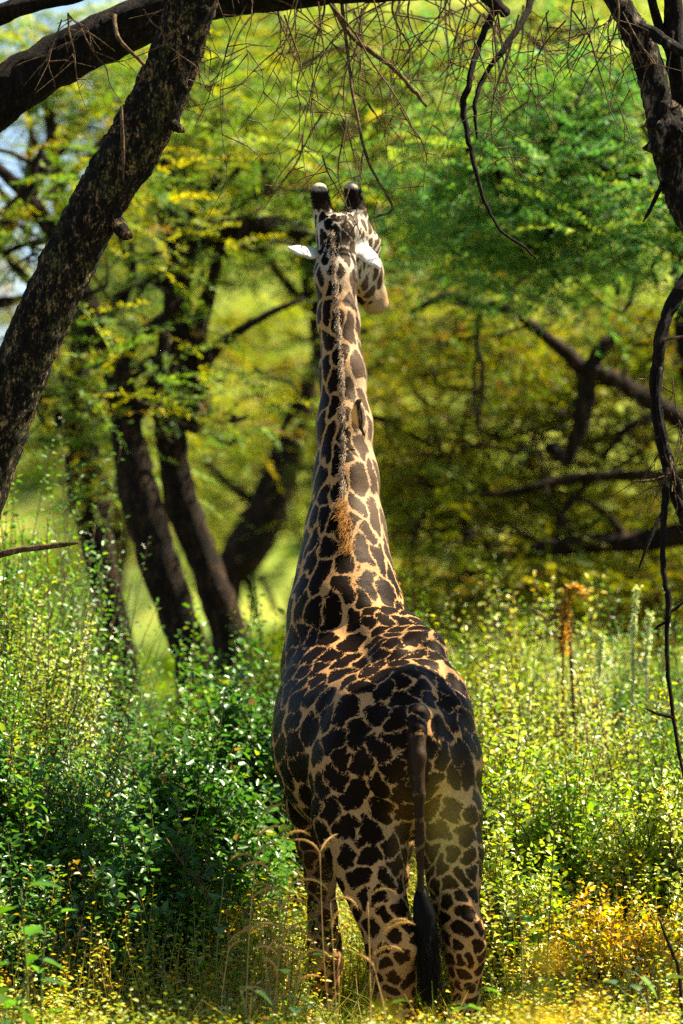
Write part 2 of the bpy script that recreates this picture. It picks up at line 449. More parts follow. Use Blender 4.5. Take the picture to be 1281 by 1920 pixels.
def mat_strand(name, rough=.45):
    b = Nodes(name)
    b.set(Base_Color=b.new('ShaderNodeAttribute', attribute_name='tint').outputs['Color'], Roughness=rough, Specular_IOR_Level=.05, Specular_Tint=(1.0, .8, .6))
    return b.m

giraffe = empty('giraffe', tuple(at(735, 2040, .6) * np.array((1, 1, 0))),
                'tall brown-patched giraffe standing with its back turned and head turned aside', 'giraffe')
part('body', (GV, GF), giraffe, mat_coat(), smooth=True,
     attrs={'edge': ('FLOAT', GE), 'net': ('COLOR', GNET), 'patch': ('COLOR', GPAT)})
STRAND = mat_strand('animal_hair')

def strands(roots, dirs, lengths, widths, cols, tips, bend, segs=3):
    """flat tapered hairs as one mesh; bend: vector added along the hair"""
    n = len(roots); t = np.linspace(0, 1, segs + 1)
    side = np.cross(dirs, np.array((.3, -1, .2))); side /= np.linalg.norm(side, axis=1)[:, None] + 1e-9
    V = []; C = []
    for q in t:
        c = roots + dirs * (lengths * q)[:, None] + bend * (lengths * q * q)[:, None]
        w = (widths * (1 - .85 * q))[:, None] * side
        V += [c - w, c + w]; C += [cols * (1 - q) + tips * q] * 2
    V = np.stack(V, 1).reshape(-1, 3); C = np.stack(C, 1).reshape(-1, 3)
    m = 2 * (segs + 1); base = (np.arange(n) * m)[:, None]
    F = np.concatenate([base + np.array((2 * s, 2 * s + 1, 2 * s + 3, 2 * s + 2)) for s in range(segs)])
    return V, F, C

def build_mane():
    g = np.random.default_rng(5)
    px, py = project(GV)
    line = np.array([(622, 432), (624, 470), (628, 520), (633, 580), (640, 650), (646, 720), (648, 770), (643, 830), (641, 890), (640, 940), (641, 985), (652, 1030)], float)
    rows = np.arange(430, 1032, 2.0); R0 = []; N0 = []; PY = []
    for yy in rows:
        mx = np.interp(yy, line[:, 1], line[:, 0])
        m = np.nonzero((abs(py - yy) < 5) & (abs(px - mx) < 5) & (GV[:, 1] < 2.36))[0]
        if not len(m): continue
        i = m[np.argmin(GV[m, 1])]
        R0.append(GV[i]); N0.append(GN[i]); PY.append(yy)
    R0 = np.array(R0); N0 = np.array(N0); PY = np.array(PY)
    k = g.integers(0, len(R0), 5200)
    low = sstep(905, 950, PY[k])
    wv = np.sin(PY[k] * .21) * .5 + np.sin(PY[k] * .083 + 1) * .5 + g.normal(0, .25, len(k))
    roots = R0[k] + g.normal(0, 1, (len(k), 3)) * np.array((.0055, .003, .008)) - N0[k] * .006
    roots[:, 0] += low * g.normal(.012, .018, len(k))
    d = N0[k] * .6 + np.array((-.5, -.4, -.35)) + g.normal(0, .3, (len(k), 3)); d[:, 0] += .35 * wv
    d /= np.linalg.norm(d, axis=1)[:, None]
    L = g.uniform(.012, .042, len(k)) * (1 + .25 * wv) * (1 + .55 * low)
    dark = g.uniform(0, 1, len(k))[:, None]
    c0 = np.array((.16, .085, .04)) * (.5 + dark); c1 = np.array((.46, .37, .27)) * (.15 + .75 * dark) * np.clip(1 + .6 * wv[:, None], .2, 2)
    o1 = np.array((.40, .17, .025)) * (.6 + .6 * dark)
    c1 = c1 * (1 - low[:, None]) + o1 * low[:, None]
    V, F, C = strands(roots, d, L, np.full(len(k), .0018), c0, c1, np.array((0, 0, -.35)))
    part('mane', (V, F), giraffe, STRAND, attrs={'tint': ('COLOR', C)})
build_mane()

def build_tuft():
    g = np.random.default_rng(6); n = 1500
    a = g.uniform(0, 2 * np.pi, n); t0 = g.uniform(0, .32, n) ** 1.0
    top = at(790, 1668, -.11); mid = at(797, 1725, -.12)
    cen = top + (mid - top) * (t0 / .32)[:, None]
    rad = .018 + .038 * np.sin(np.clip(t0 / .32, 0, 1) * 1.5)
    roots = cen + np.stack([np.cos(a) * rad, np.sin(a) * rad * .9, np.zeros(n)], 1)
    tip = at(806, 1885, -.12) + np.stack([g.normal(0, .026, n), g.normal(0, .02, n), g.uniform(-.02, .22, n)], 1)
    st = g.uniform(0, 1, n) < .04
    tip[st] += g.normal(0, .05, (st.sum(), 3)) + np.array((.03, 0, .05))
    d = tip - roots; L = np.linalg.norm(d, axis=1); d /= L[:, None]
    out = np.stack([np.cos(a), np.sin(a), np.zeros(n)], 1) * .10
    dd = d + out
    V, F, C = strands(roots, dd, L, np.full(n, .003), np.full((n, 3), .004), np.array((.010, .007, .005)) * g.uniform(.4, 1.5, (n, 1)), -out, segs=6)
    core = tube(np.array([at(790, 1660, -.11), at(791, 1685, -.11), at(796, 1720, -.12), at(802, 1780, -.12), at(806, 1840, -.12)]), [.022, .046, .062, .044, .012], 12)
    nv = len(core[0]); V2, F2 = join_vf([core, (V, F)])
    C2 = np.vstack([np.full((nv, 3), .004), C])
    part('tail_tuft', (V2, F2), giraffe, STRAND, attrs={'tint': ('COLOR', C2)})
build_tuft()

def build_horn_hair():
    g = np.random.default_rng(8); px, py = project(GV)
    m = np.nonzero((py < 402) & (py > 352) & (GV[:, 2] > 4.7))[0]
    k = g.choice(m, 1500); d = norm3(GN[k] * .8 + np.array((0, 0, .7)) + g.normal(0, .3, (len(k), 3)))
    fade = sstep(402, 376, py[k])[:, None]
    c = np.array((.16, .10, .05)) * (1 - fade) + np.array((.006, .005, .004)) * fade
    V, F, C = strands(GV[k] - GN[k] * .004, d, g.uniform(.010, .022, len(k)), np.full(len(k), .0016), c, c, np.array((0, 0, .1)))
    part('horn_hair', (V, F), giraffe, STRAND, attrs={'tint': ('COLOR', C)})
def norm3(v): return v / (np.linalg.norm(v, axis=1)[:, None] + 1e-9)
build_horn_hair()

def build_eye():
    b = Nodes('dark_eye'); b.set(Base_Color=(.01, .007, .005), Roughness=.12)
    c = at(707, 461, 2.53); P = [c + np.array((0, 0, s)) for s in (-.016, -.012, 0, .012, .016)]
    part('eye', tube(np.array(P), [.004, .011, .017, .011, .004], 10), giraffe, b.m, smooth=True)
    # lashes
    g = np.random.default_rng(3); n = 40
    roots = c + np.stack([g.uniform(.0, .016, n), g.uniform(-.012, .012, n), g.uniform(.004, .014, n)], 1)
    d = np.tile(np.array((.8, -.1, -.35)), (n, 1)) + g.normal(0, .15, (n, 3))
    V, F, C = strands(roots, d, np.full(n, .03), np.full(n, .0012), np.full((n, 3), .01), np.full((n, 3), .01), np.array((0, 0, .2)))
    part('eyelashes', (V, F), giraffe, STRAND, attrs={'tint': ('COLOR', C)})
build_eye()

# ------------------------------------------------------------------ the bird clinging to the neck
def build_bird():
    px, py = project(GV)
    m = (abs(px - 664) < 7) & (abs(py - 782) < 12); Y0 = GV[m, 1].min() - .035
    g = np.random.default_rng(9)
    pr = []
    def ch(pts, k, w=None):
        for a, b in zip(pts[:-1], pts[1:]):
            pr.append((at(*a[:3]), at(*b[:3]), a[3], b[3], 1.0, 1.0, w, k))
    ch([(672.5, 753, Y0 - .03, .0155), (669.5, 762, Y0 - .022, .018), (667, 774, Y0 - .012, .025), (669, 786, Y0 - .01, .024), (673, 796, Y0 - .006, .014)], .012)
    ch([(673, 752, Y0 - .03, .011), (677, 749.5, Y0 - .034, .0055)], .006)
    lo = at(640, 830, Y0 - .1); hi = at(700, 735, Y0 + .1)
    xs = np.arange(lo[0], hi[0], .004); ys = np.arange(Y0 - .1, Y0 + .08, .004); zs = np.arange(lo[2], hi[2], .004)
    V, F = surface_nets(eval_field(pr, xs, ys, zs), xs, ys, zs); V = relax(V, F, 1)
    bx, by = project(V)
    back = sstep(-2, 3, bx - (668 + (by - 765) * .12)); hd = sstep(764, 756, by)
    C = np.array((.75, .40, .10)) * (1 - back[:, None]) + np.array((.02, .013, .008)) * back[:, None]
    C = C * (1 - hd[:, None]) + np.array((.05, .03, .015)) * hd[:, None]
    bird = empty('oxpecker', tuple(at(668, 795, Y0)), 'small brown bird with buff belly clinging to the giraffe\'s neck', 'bird')
    part('body', (V, F), bird, STRAND, smooth=True, attrs={'tint': ('COLOR', C)})
    def blade(name, pts, wid, col, th=.004):
        P = np.array([at(*p) for p in pts]); v, f = tube(P, wid, 8)
        ax = P[-1] - P[0]; ax /= np.linalg.norm(ax); nrm = np.array((.5, -.8, .3)); nrm -= ax * (nrm @ ax); nrm /= np.linalg.norm(nrm)
        c = P.mean(0); d = v - c; along = (d @ nrm)[:, None] * nrm; v = v - along * .65
        part(name, (v, f), bird, STRAND, smooth=True, attrs={'tint': ('COLOR', np.tile(np.array(col), (len(v), 1)))})
    blade('wing', [(674, 760, Y0 - .02), (677, 772, Y0 - .012), (678, 786, Y0 - .006), (679, 799, Y0 - .002)], [.005, .010, .010, .003], (.010, .007, .005))
    blade('tail', [(671, 791, Y0 - .01), (676, 800, Y0 - .004), (684, 817, Y0 + .01)], [.011, .013, .006], (.010, .007, .005))
    bk = [at(676, 750, Y0 - .034), at(679, 748.6, Y0 - .037), at(681.5, 747.8, Y0 - .039)]
    v, f = tube(np.array(bk), [.0055, .004, .001], 8)
    part('beak', (v, f), bird, STRAND, smooth=True, attrs={'tint': ('COLOR', np.tile(np.array((.5, .22, .02)), (len(v), 1)))})
    for q in (0, 6):
        v, f = tube(np.array([at(668, 786 - q, Y0 - .005), at(660, 783 - q, Y0 + .01), at(655, 777 - q, Y0 + .035)]), [.003, .0025, .002], 6)
        part('leg', (v, f), bird, STRAND, attrs={'tint': ('COLOR', np.tile(np.array((.03, .02, .015)), (len(v), 1)))})
build_bird()

# ------------------------------------------------------------------ materials of the place
def mat_leaf(name, rough=.42, trans=.38, gloss=.5):
    b = Nodes(name)
    c = b.new('ShaderNodeAttribute', attribute_name='tint').outputs['Color']
    b.set(Base_Color=c, Roughness=rough, Specular_IOR_Level=gloss)
    tr = b.new('ShaderNodeVectorMath', {0: c, 1: (1.5, 1.45, .55)}, operation='MULTIPLY').outputs[0]
    t = b.new('ShaderNodeBsdfTranslucent', {'Color': tr})
    mx = b.new('ShaderNodeMixShader', {0: trans, 1: b.bsdf.outputs[0], 2: t.outputs[0]})
    b.l.new(mx.outputs[0], b.out.inputs['Surface'])
    return b.m
LEAF = mat_leaf('glossy_leaf', .36, .38, .5)
FEATHER = mat_leaf('acacia_leaf', .55, .42, .25)
STRAW = mat_leaf('dry_straw', .6, .3, .3)

def mat_bark(name, dark, mid, lit, lichen, scale=1.0, amount=.5, bump=1.0):
    b = Nodes(name)
    tc = b.new('ShaderNodeTexCoord').outputs['Object']
    sv = b.new('ShaderNodeMapping', {'Vector': tc, 'Scale': (1.2, 1.2, .55)}).outputs['Vector']
    n1 = b.new('ShaderNodeTexNoise', {'Vector': sv, 'Scale': 60 * scale, 'Detail': 8.0, 'Roughness': .72, 'Distortion': .3}).outputs['Fac']
    n0 = b.new('ShaderNodeTexNoise', {'Vector': sv, 'Scale': 17 * scale, 'Detail': 5.0, 'Roughness': .6}).outputs['Fac']
    n2 = b.new('ShaderNodeTexNoise', {'Vector': tc, 'Scale': 5 * scale, 'Detail': 4.0}).outputs['Fac']
    h = b.math('ADD', b.math('MULTIPLY', n1, .6), b.math('MULTIPLY', n0, .4))
    col = b.ramp(h, [(.44, dark), (.53, mid), (.62, lit)])
    f = b.new('ShaderNodeMapRange', {'Value': n2, 'From Min': .52, 'From Max': .64, 'To Max': amount}).outputs['Result']
    f = b.math('MULTIPLY', f, b.new('ShaderNodeMapRange', {'Value': h, 'From Min': .47, 'From Max': .56}).outputs['Result'])
    b.set(Base_Color=b.mix(f, col, lichen), Roughness=.9, Specular_IOR_Level=.15)
    bp = b.new('ShaderNodeBump', {'Height': h, 'Strength': bump, 'Distance': .035})
    b.l.new(bp.outputs['Normal'], b.bsdf.inputs['Normal'])
    return b.m
BARK_RUGGED = mat_bark('rugged_lichen_bark', (.003, .002, .001), (.016, .010, .0045), (.34, .21, .075), (.10, .11, .025), 1.0, .5)
BARK_DARK = mat_bark('dark_bark', (.003, .002, .0012), (.009, .0055, .003), (.04, .024, .012), (.03, .02, .01), 1.0, .3)
BARK_GREY = mat_bark('grey_gnarled_bark', (.003, .002, .0014), (.010, .007, .0045), (.20, .15, .10), (.05, .035, .025), .5, .2)
BARK_BACK = mat_bark('brown_bark', (.005, .003, .0015), (.018, .010, .005), (.08, .045, .02), (.06, .04, .016), .7, .3)
TWIG = mat_bark('twig_bark', (.03, .017, .008), (.10, .06, .028), (.26, .17, .085), (.2, .15, .06), 2.0, .2, .3)

# ------------------------------------------------------------------ ground and hill
def noise2(x, y, s, seed):
    g = np.random.default_rng(seed); out = np.zeros_like(x)
    for i in range(6):
        a, b_, c = g.normal(0, 1, 3); out += np.sin((x * a + y * b_) * s * (1 + .5 * i) + c * 9) / (1 + .6 * i)
    return out / 2.2

def ground_z(x, y):
    """rolling ground: flat round the giraffe, then a slope that climbs to a wooded ridge"""
    x = np.asarray(x, float); y = np.asarray(y, float)
    rise = sstep(60, 260, y) * (34 + 16 * sstep(-30, 10, x) - 20 * sstep(-6, -16, x * 170 / np.maximum(y, 60)))
    return rise + .03 * noise2(x, y, .8, 3) * sstep(3.5, 8, abs(y)) + 1.6 * noise2(x, y, .045, 4) * sstep(60, 120, y)

def build_ground():
    yl = np.concatenate([np.arange(-60, -6, 6), np.arange(-6, 20, .5), np.arange(20, 80, 2.5), np.arange(80, 330, 6), np.arange(330, 1300, 120)])
    xl = np.concatenate([np.arange(-900, -120, 90), np.arange(-120, -20, 6), np.arange(-20, 20, .6), np.arange(20, 120, 6), np.arange(120, 901, 90)])
    X, Y = np.meshgrid(xl, yl, indexing='ij'); Z = ground_z(X, Y) - .04
    n, m = X.shape; idx = np.arange(n * m).reshape(n, m)
    F = np.stack([idx[:-1, :-1], idx[1:, :-1], idx[1:, 1:], idx[:-1, 1:]], -1).reshape(-1, 4)
    b = Nodes('ground_soil_and_grass')
    tc = b.new('ShaderNodeTexCoord').outputs['Object']
    n1 = b.new('ShaderNodeTexNoise', {'Vector': tc, 'Scale': 1.7, 'Detail': 8.0, 'Roughness': .7}).outputs['Fac']
    n2 = b.new('ShaderNodeTexNoise', {'Vector': tc, 'Scale': .16, 'Detail': 5.0, 'Roughness': .7}).outputs['Fac']
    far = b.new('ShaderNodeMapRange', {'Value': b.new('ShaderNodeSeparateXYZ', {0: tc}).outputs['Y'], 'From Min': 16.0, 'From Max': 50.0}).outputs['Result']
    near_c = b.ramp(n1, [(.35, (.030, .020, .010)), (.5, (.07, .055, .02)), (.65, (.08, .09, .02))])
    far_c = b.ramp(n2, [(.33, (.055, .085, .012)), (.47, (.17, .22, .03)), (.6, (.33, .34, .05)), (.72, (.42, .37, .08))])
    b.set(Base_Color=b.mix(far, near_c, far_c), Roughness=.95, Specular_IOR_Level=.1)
    bp = b.new('ShaderNodeBump', {'Height': n1, 'Strength': .8, 'Distance': .1}); b.l.new(bp.outputs['Normal'], b.bsdf.inputs['Normal'])
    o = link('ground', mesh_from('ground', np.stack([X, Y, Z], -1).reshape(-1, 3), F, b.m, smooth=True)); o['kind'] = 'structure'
build_ground()

# ------------------------------------------------------------------ leaves
def norm(v): return v / (np.linalg.norm(v, axis=-1, keepdims=True) + 1e-9)

def leaves(base, direc, nrm, length, width, fold=.25, curl=.18):
    """oval folded leaves: 6 vertices, two quads each"""
    n = len(base); direc = norm(direc); side = norm(np.cross(direc, nrm)); up = np.cross(side, direc)
    L = length[:, None]; W = width[:, None]
    def p(u, v, z): return base + direc * (L * u) + side * (W * v) + up * (W * abs(v) * fold * 2 - L * curl * u * u + z)
    V = np.stack([p(0, 0, 0), p(.30, -.46, 0), p(.70, -.36, 0), p(1, 0, 0), p(.70, .36, 0), p(.30, .46, 0)], 1).reshape(-1, 3)
    b = (np.arange(n) * 6)[:, None]
    return V, np.concatenate([b + np.array((0, 1, 2, 3)), b + np.array((0, 3, 4, 5))])

def blades(base, direc, nrm, length, width):
    n = len(base); direc = norm(direc); side = norm(np.cross(direc, nrm)); L = length[:, None]; W = width[:, None]
    V = np.stack([base - side * W * .15, base + direc * L * .5 - side * W * .5, base + direc * L, base + direc * L * .5 + side * W * .5], 1).reshape(-1, 3)
    return V, (np.arange(n) * 4)[:, None] + np.array((0, 1, 2, 3))

def pick(g, palette, n, jitter=.25):
    pal = np.array([c for c, w in palette]); w = np.array([w for c, w in palette], float); w /= w.sum()
    c = pal[g.choice(len(pal), n, p=w)]; m = c.mean(1, keepdims=True); c = m + (c - m) * 1.22
    return np.clip(c * (1 + g.normal(0, jitter, (n, 1))) * (1 + g.normal(0, .06, (n, 3))), .002, .9)

# palettes: colours of the foliage, some with highlights mixed in
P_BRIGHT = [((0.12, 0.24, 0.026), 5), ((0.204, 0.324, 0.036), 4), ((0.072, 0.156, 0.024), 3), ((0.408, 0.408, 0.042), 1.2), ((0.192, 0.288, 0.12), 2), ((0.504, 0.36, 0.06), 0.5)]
P_SUN = [((.26, .36, .05), 5), ((.36, .42, .10), 4), ((.15, .26, .03), 4), ((.48, .42, .07), 1.5), ((.50, .52, .32), 4), ((.50, .33, .07), .6), ((.08, .15, .02), 1.5)]  # pale yellow and whitish tones paint sun highlights into the leaves
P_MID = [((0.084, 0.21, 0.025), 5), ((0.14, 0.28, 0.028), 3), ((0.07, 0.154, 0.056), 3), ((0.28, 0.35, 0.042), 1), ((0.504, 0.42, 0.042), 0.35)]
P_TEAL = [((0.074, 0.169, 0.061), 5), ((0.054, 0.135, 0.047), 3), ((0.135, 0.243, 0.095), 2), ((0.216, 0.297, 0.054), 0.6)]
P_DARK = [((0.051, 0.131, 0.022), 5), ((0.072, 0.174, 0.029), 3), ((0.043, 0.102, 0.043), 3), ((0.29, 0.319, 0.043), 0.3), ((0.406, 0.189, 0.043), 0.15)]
P_GOLD = [((.48, .33, .035), 4), ((.38, .36, .03), 4), ((.16, .24, .02), 4), ((.46, .23, .04), 2), ((.20, .10, .03), 1.5), ((.45, .36, .12), 1)]
P_ACA = [((.12, .21, .04), 5), ((.08, .15, .045), 4), ((.32, .31, .035), 5), ((.05, .10, .045), 2), ((.26, .34, .12), 1.5), ((.20, .12, .04), 1)]  # the palest green paints lit highlights into the sprays
P_ACA_TEAL = [((.08, .20, .075), 5), ((.14, .27, .08), 4), ((.30, .38, .09), 2.5), ((.04, .11, .06), 2)]
P_ACA_OLIVE = [((.17, .19, .02), 5), ((.11, .14, .015), 4), ((.28, .25, .025), 2.5), ((.07, .10, .02), 3), ((.16, .09, .03), 3), ((.16, .24, .07), 2)]

# ------------------------------------------------------------------ shrubs
def shrub(px, top, Y, rx, ry, palette, label, group, shoots=270, per=36, size=.045, seed=0, jut=.25, stems=7, droop=.0, slim=.55, name='shrub', bottom=0.0):
    """a mound of leafy shoots standing on the ground"""
    g = np.random.default_rng(1000 + seed)
    c = at(px, top, Y); H = c[2]; cx = c[0]
    root = empty(name, (cx, Y, float(ground_z(cx, Y)) - .03), label, 'shrub', group)
    # tips over the mound's surface
    u = g.uniform(0, 2 * np.pi, shoots); w = g.uniform(-.15, 1, shoots); s = np.sqrt(np.clip(1 - w * w, 0, 1))
    k = g.uniform(.62, 1.03, shoots) * (1 + .16 * np.sin(u * 3 + seed) + .1 * np.sin(u * 7 + 2 * seed))
    mid = H * .45
    tip = np.stack([cx + rx * k * s * np.cos(u), Y + ry * k * s * np.sin(u), np.maximum(mid + (H * .52) * k * w * 1.02, .08 + bottom)], 1)
    base = np.stack([cx + rx * .35 * g.normal(0, 1, shoots) * .5, Y + ry * .35 * g.normal(0, 1, shoots) * .5, np.clip(tip[:, 2] * g.uniform(.25, .6, shoots), .02, None)], 1)
    out = norm(tip - np.array((cx, Y, mid)))
    tip = tip + (out * .4 + np.array((0, 0, .8))) * (g.uniform(0, 1, shoots) ** 3 * jut)[:, None]
    ctrl = (base + tip) / 2 + np.array((0, 0, .12)) + g.normal(0, .06, (shoots, 3))
    t = np.tile(np.linspace(.28, 1.0, per), (shoots, 1)) + g.uniform(-.01, .01, (shoots, per))
    T = t[..., None]
    B = base[:, None] * (1 - T) ** 2 + 2 * ctrl[:, None] * T * (1 - T) + tip[:, None] * T * T
    D = norm(2 * (ctrl - base)[:, None] * (1 - T) + 2 * (tip - ctrl)[:, None] * T)
    phi = np.arange(per)[None] * 2.4 + g.uniform(0, 6, (shoots, 1))
    a1 = norm(np.cross(D, np.array((0.2, 0.1, 1.0)))); a2 = np.cross(D, a1)
    side = np.cos(phi)[..., None] * a1 + np.sin(phi)[..., None] * a2
    ld = norm(side + D * .45 + np.array((0, 0, .15 - droop)) + g.normal(0, .25, B.shape))
    ln = norm(np.array((.25, -.1, 1.0)) + g.normal(0, .42, B.shape))
    sz = 1.12 * size * g.uniform(.45, 1.3, (shoots, per)) * (1.1 - .4 * t)
    pos = B + side * (sz * .35)[..., None]
    V, F = leaves(pos.reshape(-1, 3), ld.reshape(-1, 3), ln.reshape(-1, 3), sz.ravel(), sz.ravel() * slim * g.uniform(.8, 1.2, sz.size))
    shoot_c = pick(g, palette, shoots, .15)
    C = shoot_c[:, None] * .55 + pick(g, palette, shoots * per, .2).reshape(shoots, per, 3) * .45
    C = np.repeat(C.reshape(-1, 3), 6, 0)
    f = part('foliage', (V, F), root, LEAF, attrs={'tint': ('COLOR', C)}); f['kind'] = 'stuff'
    # thin shoots carrying the leaves
    tw = []
    for i in range(0, shoots):
        q = np.array((0, .5, 1.0))[:, None]
        P = base[i] * (1 - q) ** 2 + 2 * ctrl[i] * q * (1 - q) + tip[i] * q * q
        tw.append(tube(P, [.006, .004, .002], 3, cap=False))
    V, F = join_vf(tw)
    part('twigs', (V, F), root, TWIG)['kind'] = 'stuff'
    for i in range(stems):
        a = g.uniform(0, 2 * np.pi); e = np.array((cx + .5 * rx * math.cos(a), Y + .5 * ry * math.sin(a), H * g.uniform(.45, .7)))
        b0 = np.array((cx + g.normal(0, .06), Y + g.normal(0, .06), -.04))
        P = catmull([b0, (b0 + e) / 2 + g.normal(0, .06, 3), e], 4)
        part('stem', tube(P, np.linspace(.018, .007, len(P)), 6), root, TWIG)
    return root

GR, GL = 'sunlit shrubs of the thicket beside the giraffe', 'shrubs of the shaded thicket beside the giraffe'
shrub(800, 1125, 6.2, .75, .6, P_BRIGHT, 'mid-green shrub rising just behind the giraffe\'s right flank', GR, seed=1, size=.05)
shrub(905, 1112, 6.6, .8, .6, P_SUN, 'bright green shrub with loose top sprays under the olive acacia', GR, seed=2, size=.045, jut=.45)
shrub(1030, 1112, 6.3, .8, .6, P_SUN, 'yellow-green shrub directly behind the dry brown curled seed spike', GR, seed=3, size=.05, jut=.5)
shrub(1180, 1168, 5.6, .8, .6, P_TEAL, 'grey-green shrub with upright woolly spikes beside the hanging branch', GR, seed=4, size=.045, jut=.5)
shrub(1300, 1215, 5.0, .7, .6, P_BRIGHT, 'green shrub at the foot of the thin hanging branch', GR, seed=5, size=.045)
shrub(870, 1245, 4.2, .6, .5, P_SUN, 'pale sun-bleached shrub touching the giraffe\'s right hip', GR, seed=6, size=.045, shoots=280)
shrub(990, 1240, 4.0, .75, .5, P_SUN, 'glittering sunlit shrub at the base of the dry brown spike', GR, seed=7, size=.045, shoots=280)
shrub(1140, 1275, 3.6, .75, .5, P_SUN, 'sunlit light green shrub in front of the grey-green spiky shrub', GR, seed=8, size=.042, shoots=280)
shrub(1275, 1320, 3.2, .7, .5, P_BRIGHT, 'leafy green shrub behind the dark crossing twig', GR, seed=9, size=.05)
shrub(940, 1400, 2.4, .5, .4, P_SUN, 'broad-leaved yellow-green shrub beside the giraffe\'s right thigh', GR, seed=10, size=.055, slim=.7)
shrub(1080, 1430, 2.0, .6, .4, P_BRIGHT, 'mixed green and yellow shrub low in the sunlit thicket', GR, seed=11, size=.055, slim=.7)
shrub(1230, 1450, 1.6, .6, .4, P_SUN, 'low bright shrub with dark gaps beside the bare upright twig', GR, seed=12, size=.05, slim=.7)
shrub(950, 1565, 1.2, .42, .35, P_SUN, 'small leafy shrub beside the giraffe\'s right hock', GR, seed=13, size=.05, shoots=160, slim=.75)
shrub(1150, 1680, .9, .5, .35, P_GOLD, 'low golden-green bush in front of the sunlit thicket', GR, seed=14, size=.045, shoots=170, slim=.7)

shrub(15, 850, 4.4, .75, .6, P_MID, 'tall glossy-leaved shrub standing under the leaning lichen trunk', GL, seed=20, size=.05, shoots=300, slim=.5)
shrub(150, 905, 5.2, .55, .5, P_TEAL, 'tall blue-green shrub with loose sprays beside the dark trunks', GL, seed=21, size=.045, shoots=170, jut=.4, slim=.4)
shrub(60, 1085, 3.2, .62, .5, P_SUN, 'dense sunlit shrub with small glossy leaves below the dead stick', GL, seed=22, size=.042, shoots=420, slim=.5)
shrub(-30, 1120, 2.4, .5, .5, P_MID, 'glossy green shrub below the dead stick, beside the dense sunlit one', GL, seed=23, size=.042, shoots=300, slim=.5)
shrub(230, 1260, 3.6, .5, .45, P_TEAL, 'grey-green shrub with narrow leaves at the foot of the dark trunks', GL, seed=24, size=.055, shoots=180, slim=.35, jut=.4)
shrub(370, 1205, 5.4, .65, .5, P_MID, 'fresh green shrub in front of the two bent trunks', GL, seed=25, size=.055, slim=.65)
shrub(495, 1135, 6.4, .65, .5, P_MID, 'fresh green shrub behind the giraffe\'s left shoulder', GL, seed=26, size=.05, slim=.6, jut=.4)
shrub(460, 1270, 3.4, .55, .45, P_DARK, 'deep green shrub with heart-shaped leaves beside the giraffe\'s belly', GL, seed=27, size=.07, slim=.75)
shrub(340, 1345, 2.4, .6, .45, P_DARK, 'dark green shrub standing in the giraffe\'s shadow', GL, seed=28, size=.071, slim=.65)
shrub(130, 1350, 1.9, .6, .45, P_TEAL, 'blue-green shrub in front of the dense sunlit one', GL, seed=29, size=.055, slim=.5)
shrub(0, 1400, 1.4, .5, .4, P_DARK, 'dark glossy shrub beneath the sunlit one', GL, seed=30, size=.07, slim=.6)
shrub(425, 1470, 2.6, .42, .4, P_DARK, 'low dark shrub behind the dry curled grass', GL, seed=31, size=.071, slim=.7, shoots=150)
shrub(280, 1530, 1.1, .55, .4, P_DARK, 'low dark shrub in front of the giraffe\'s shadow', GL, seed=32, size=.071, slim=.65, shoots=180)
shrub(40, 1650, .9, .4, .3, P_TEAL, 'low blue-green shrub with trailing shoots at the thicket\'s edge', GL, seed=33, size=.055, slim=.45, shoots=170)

# ------------------------------------------------------------------ herb layer: nobody could count it
def herb_layer(name, label, n, xr, yr, hfun, palette, size, seed, dry=False, gold=None):
    g = np.random.default_rng(seed)
    y = g.uniform(*yr, n); x = g.uniform(-1, 1, n) * (xr * (y + CAM_D) / CAM_D)
    h = hfun(x, y) * g.uniform(.5, 1.1, n)
    z0 = np.zeros(n) - .02
    base = np.stack([x, y, z0], 1); lean = g.normal(0, .16, (n, 2))
    tip = base + np.stack([lean[:, 0] * h * 1.5, lean[:, 1] * h, h], 1)
    per = 14
    t = np.linspace(.25, 1, per)[None] + g.uniform(-.03, .03, (n, per)); T = t[..., None]
    B = base[:, None] * (1 - T) + tip[:, None] * T + np.stack([np.zeros((n, per)), np.zeros((n, per)), .12 * h[:, None] * t * (1 - t)], -1)
    phi = np.arange(per)[None] * 2.1 + g.uniform(0, 6, (n, 1))
    side = np.stack([np.cos(phi), np.sin(phi), np.full_like(phi, .35)], -1)
    ld = norm(side + g.normal(0, .25, B.shape)); ln = norm(np.array((.25, -.1, 1)) + g.normal(0, .4, B.shape))
    sz = size * g.uniform(.45, 1.25, (n, per)) * (1.15 - .5 * t)
    V, F = leaves((B + side * .006).reshape(-1, 3), ld.reshape(-1, 3), ln.reshape(-1, 3), sz.ravel(), sz.ravel() * g.uniform(.4, .75, sz.size))
    pc = pick(g, palette, n, .2)
    C = np.repeat((pc[:, None] * .6 + pick(g, palette, n * per, .25).reshape(n, per, 3) * .4).reshape(-1, 3), 6, 0)
    # stalks as thin upright blades
    V2, F2 = blades(base, tip - base, np.tile(np.array((0, -1.0, .1)), (n, 1)) + g.normal(0, .3, (n, 3)), h * 1.02, np.full(n, .007))
    C2 = np.repeat(pick(g, [((.20, .17, .05), 2), ((.13, .16, .03), 2), ((.32, .22, .08), 1)], n), 4, 0)
    V, F = join_vf([(V, F), (V2, F2)]); C = np.vstack([C, C2])
    o = link(name, mesh_from(name, V, F, LEAF, attrs={'tint': ('COLOR', C)}))
    o['kind'] = 'stuff'; o['label'] = label; o['category'] = 'herbs'
    return o
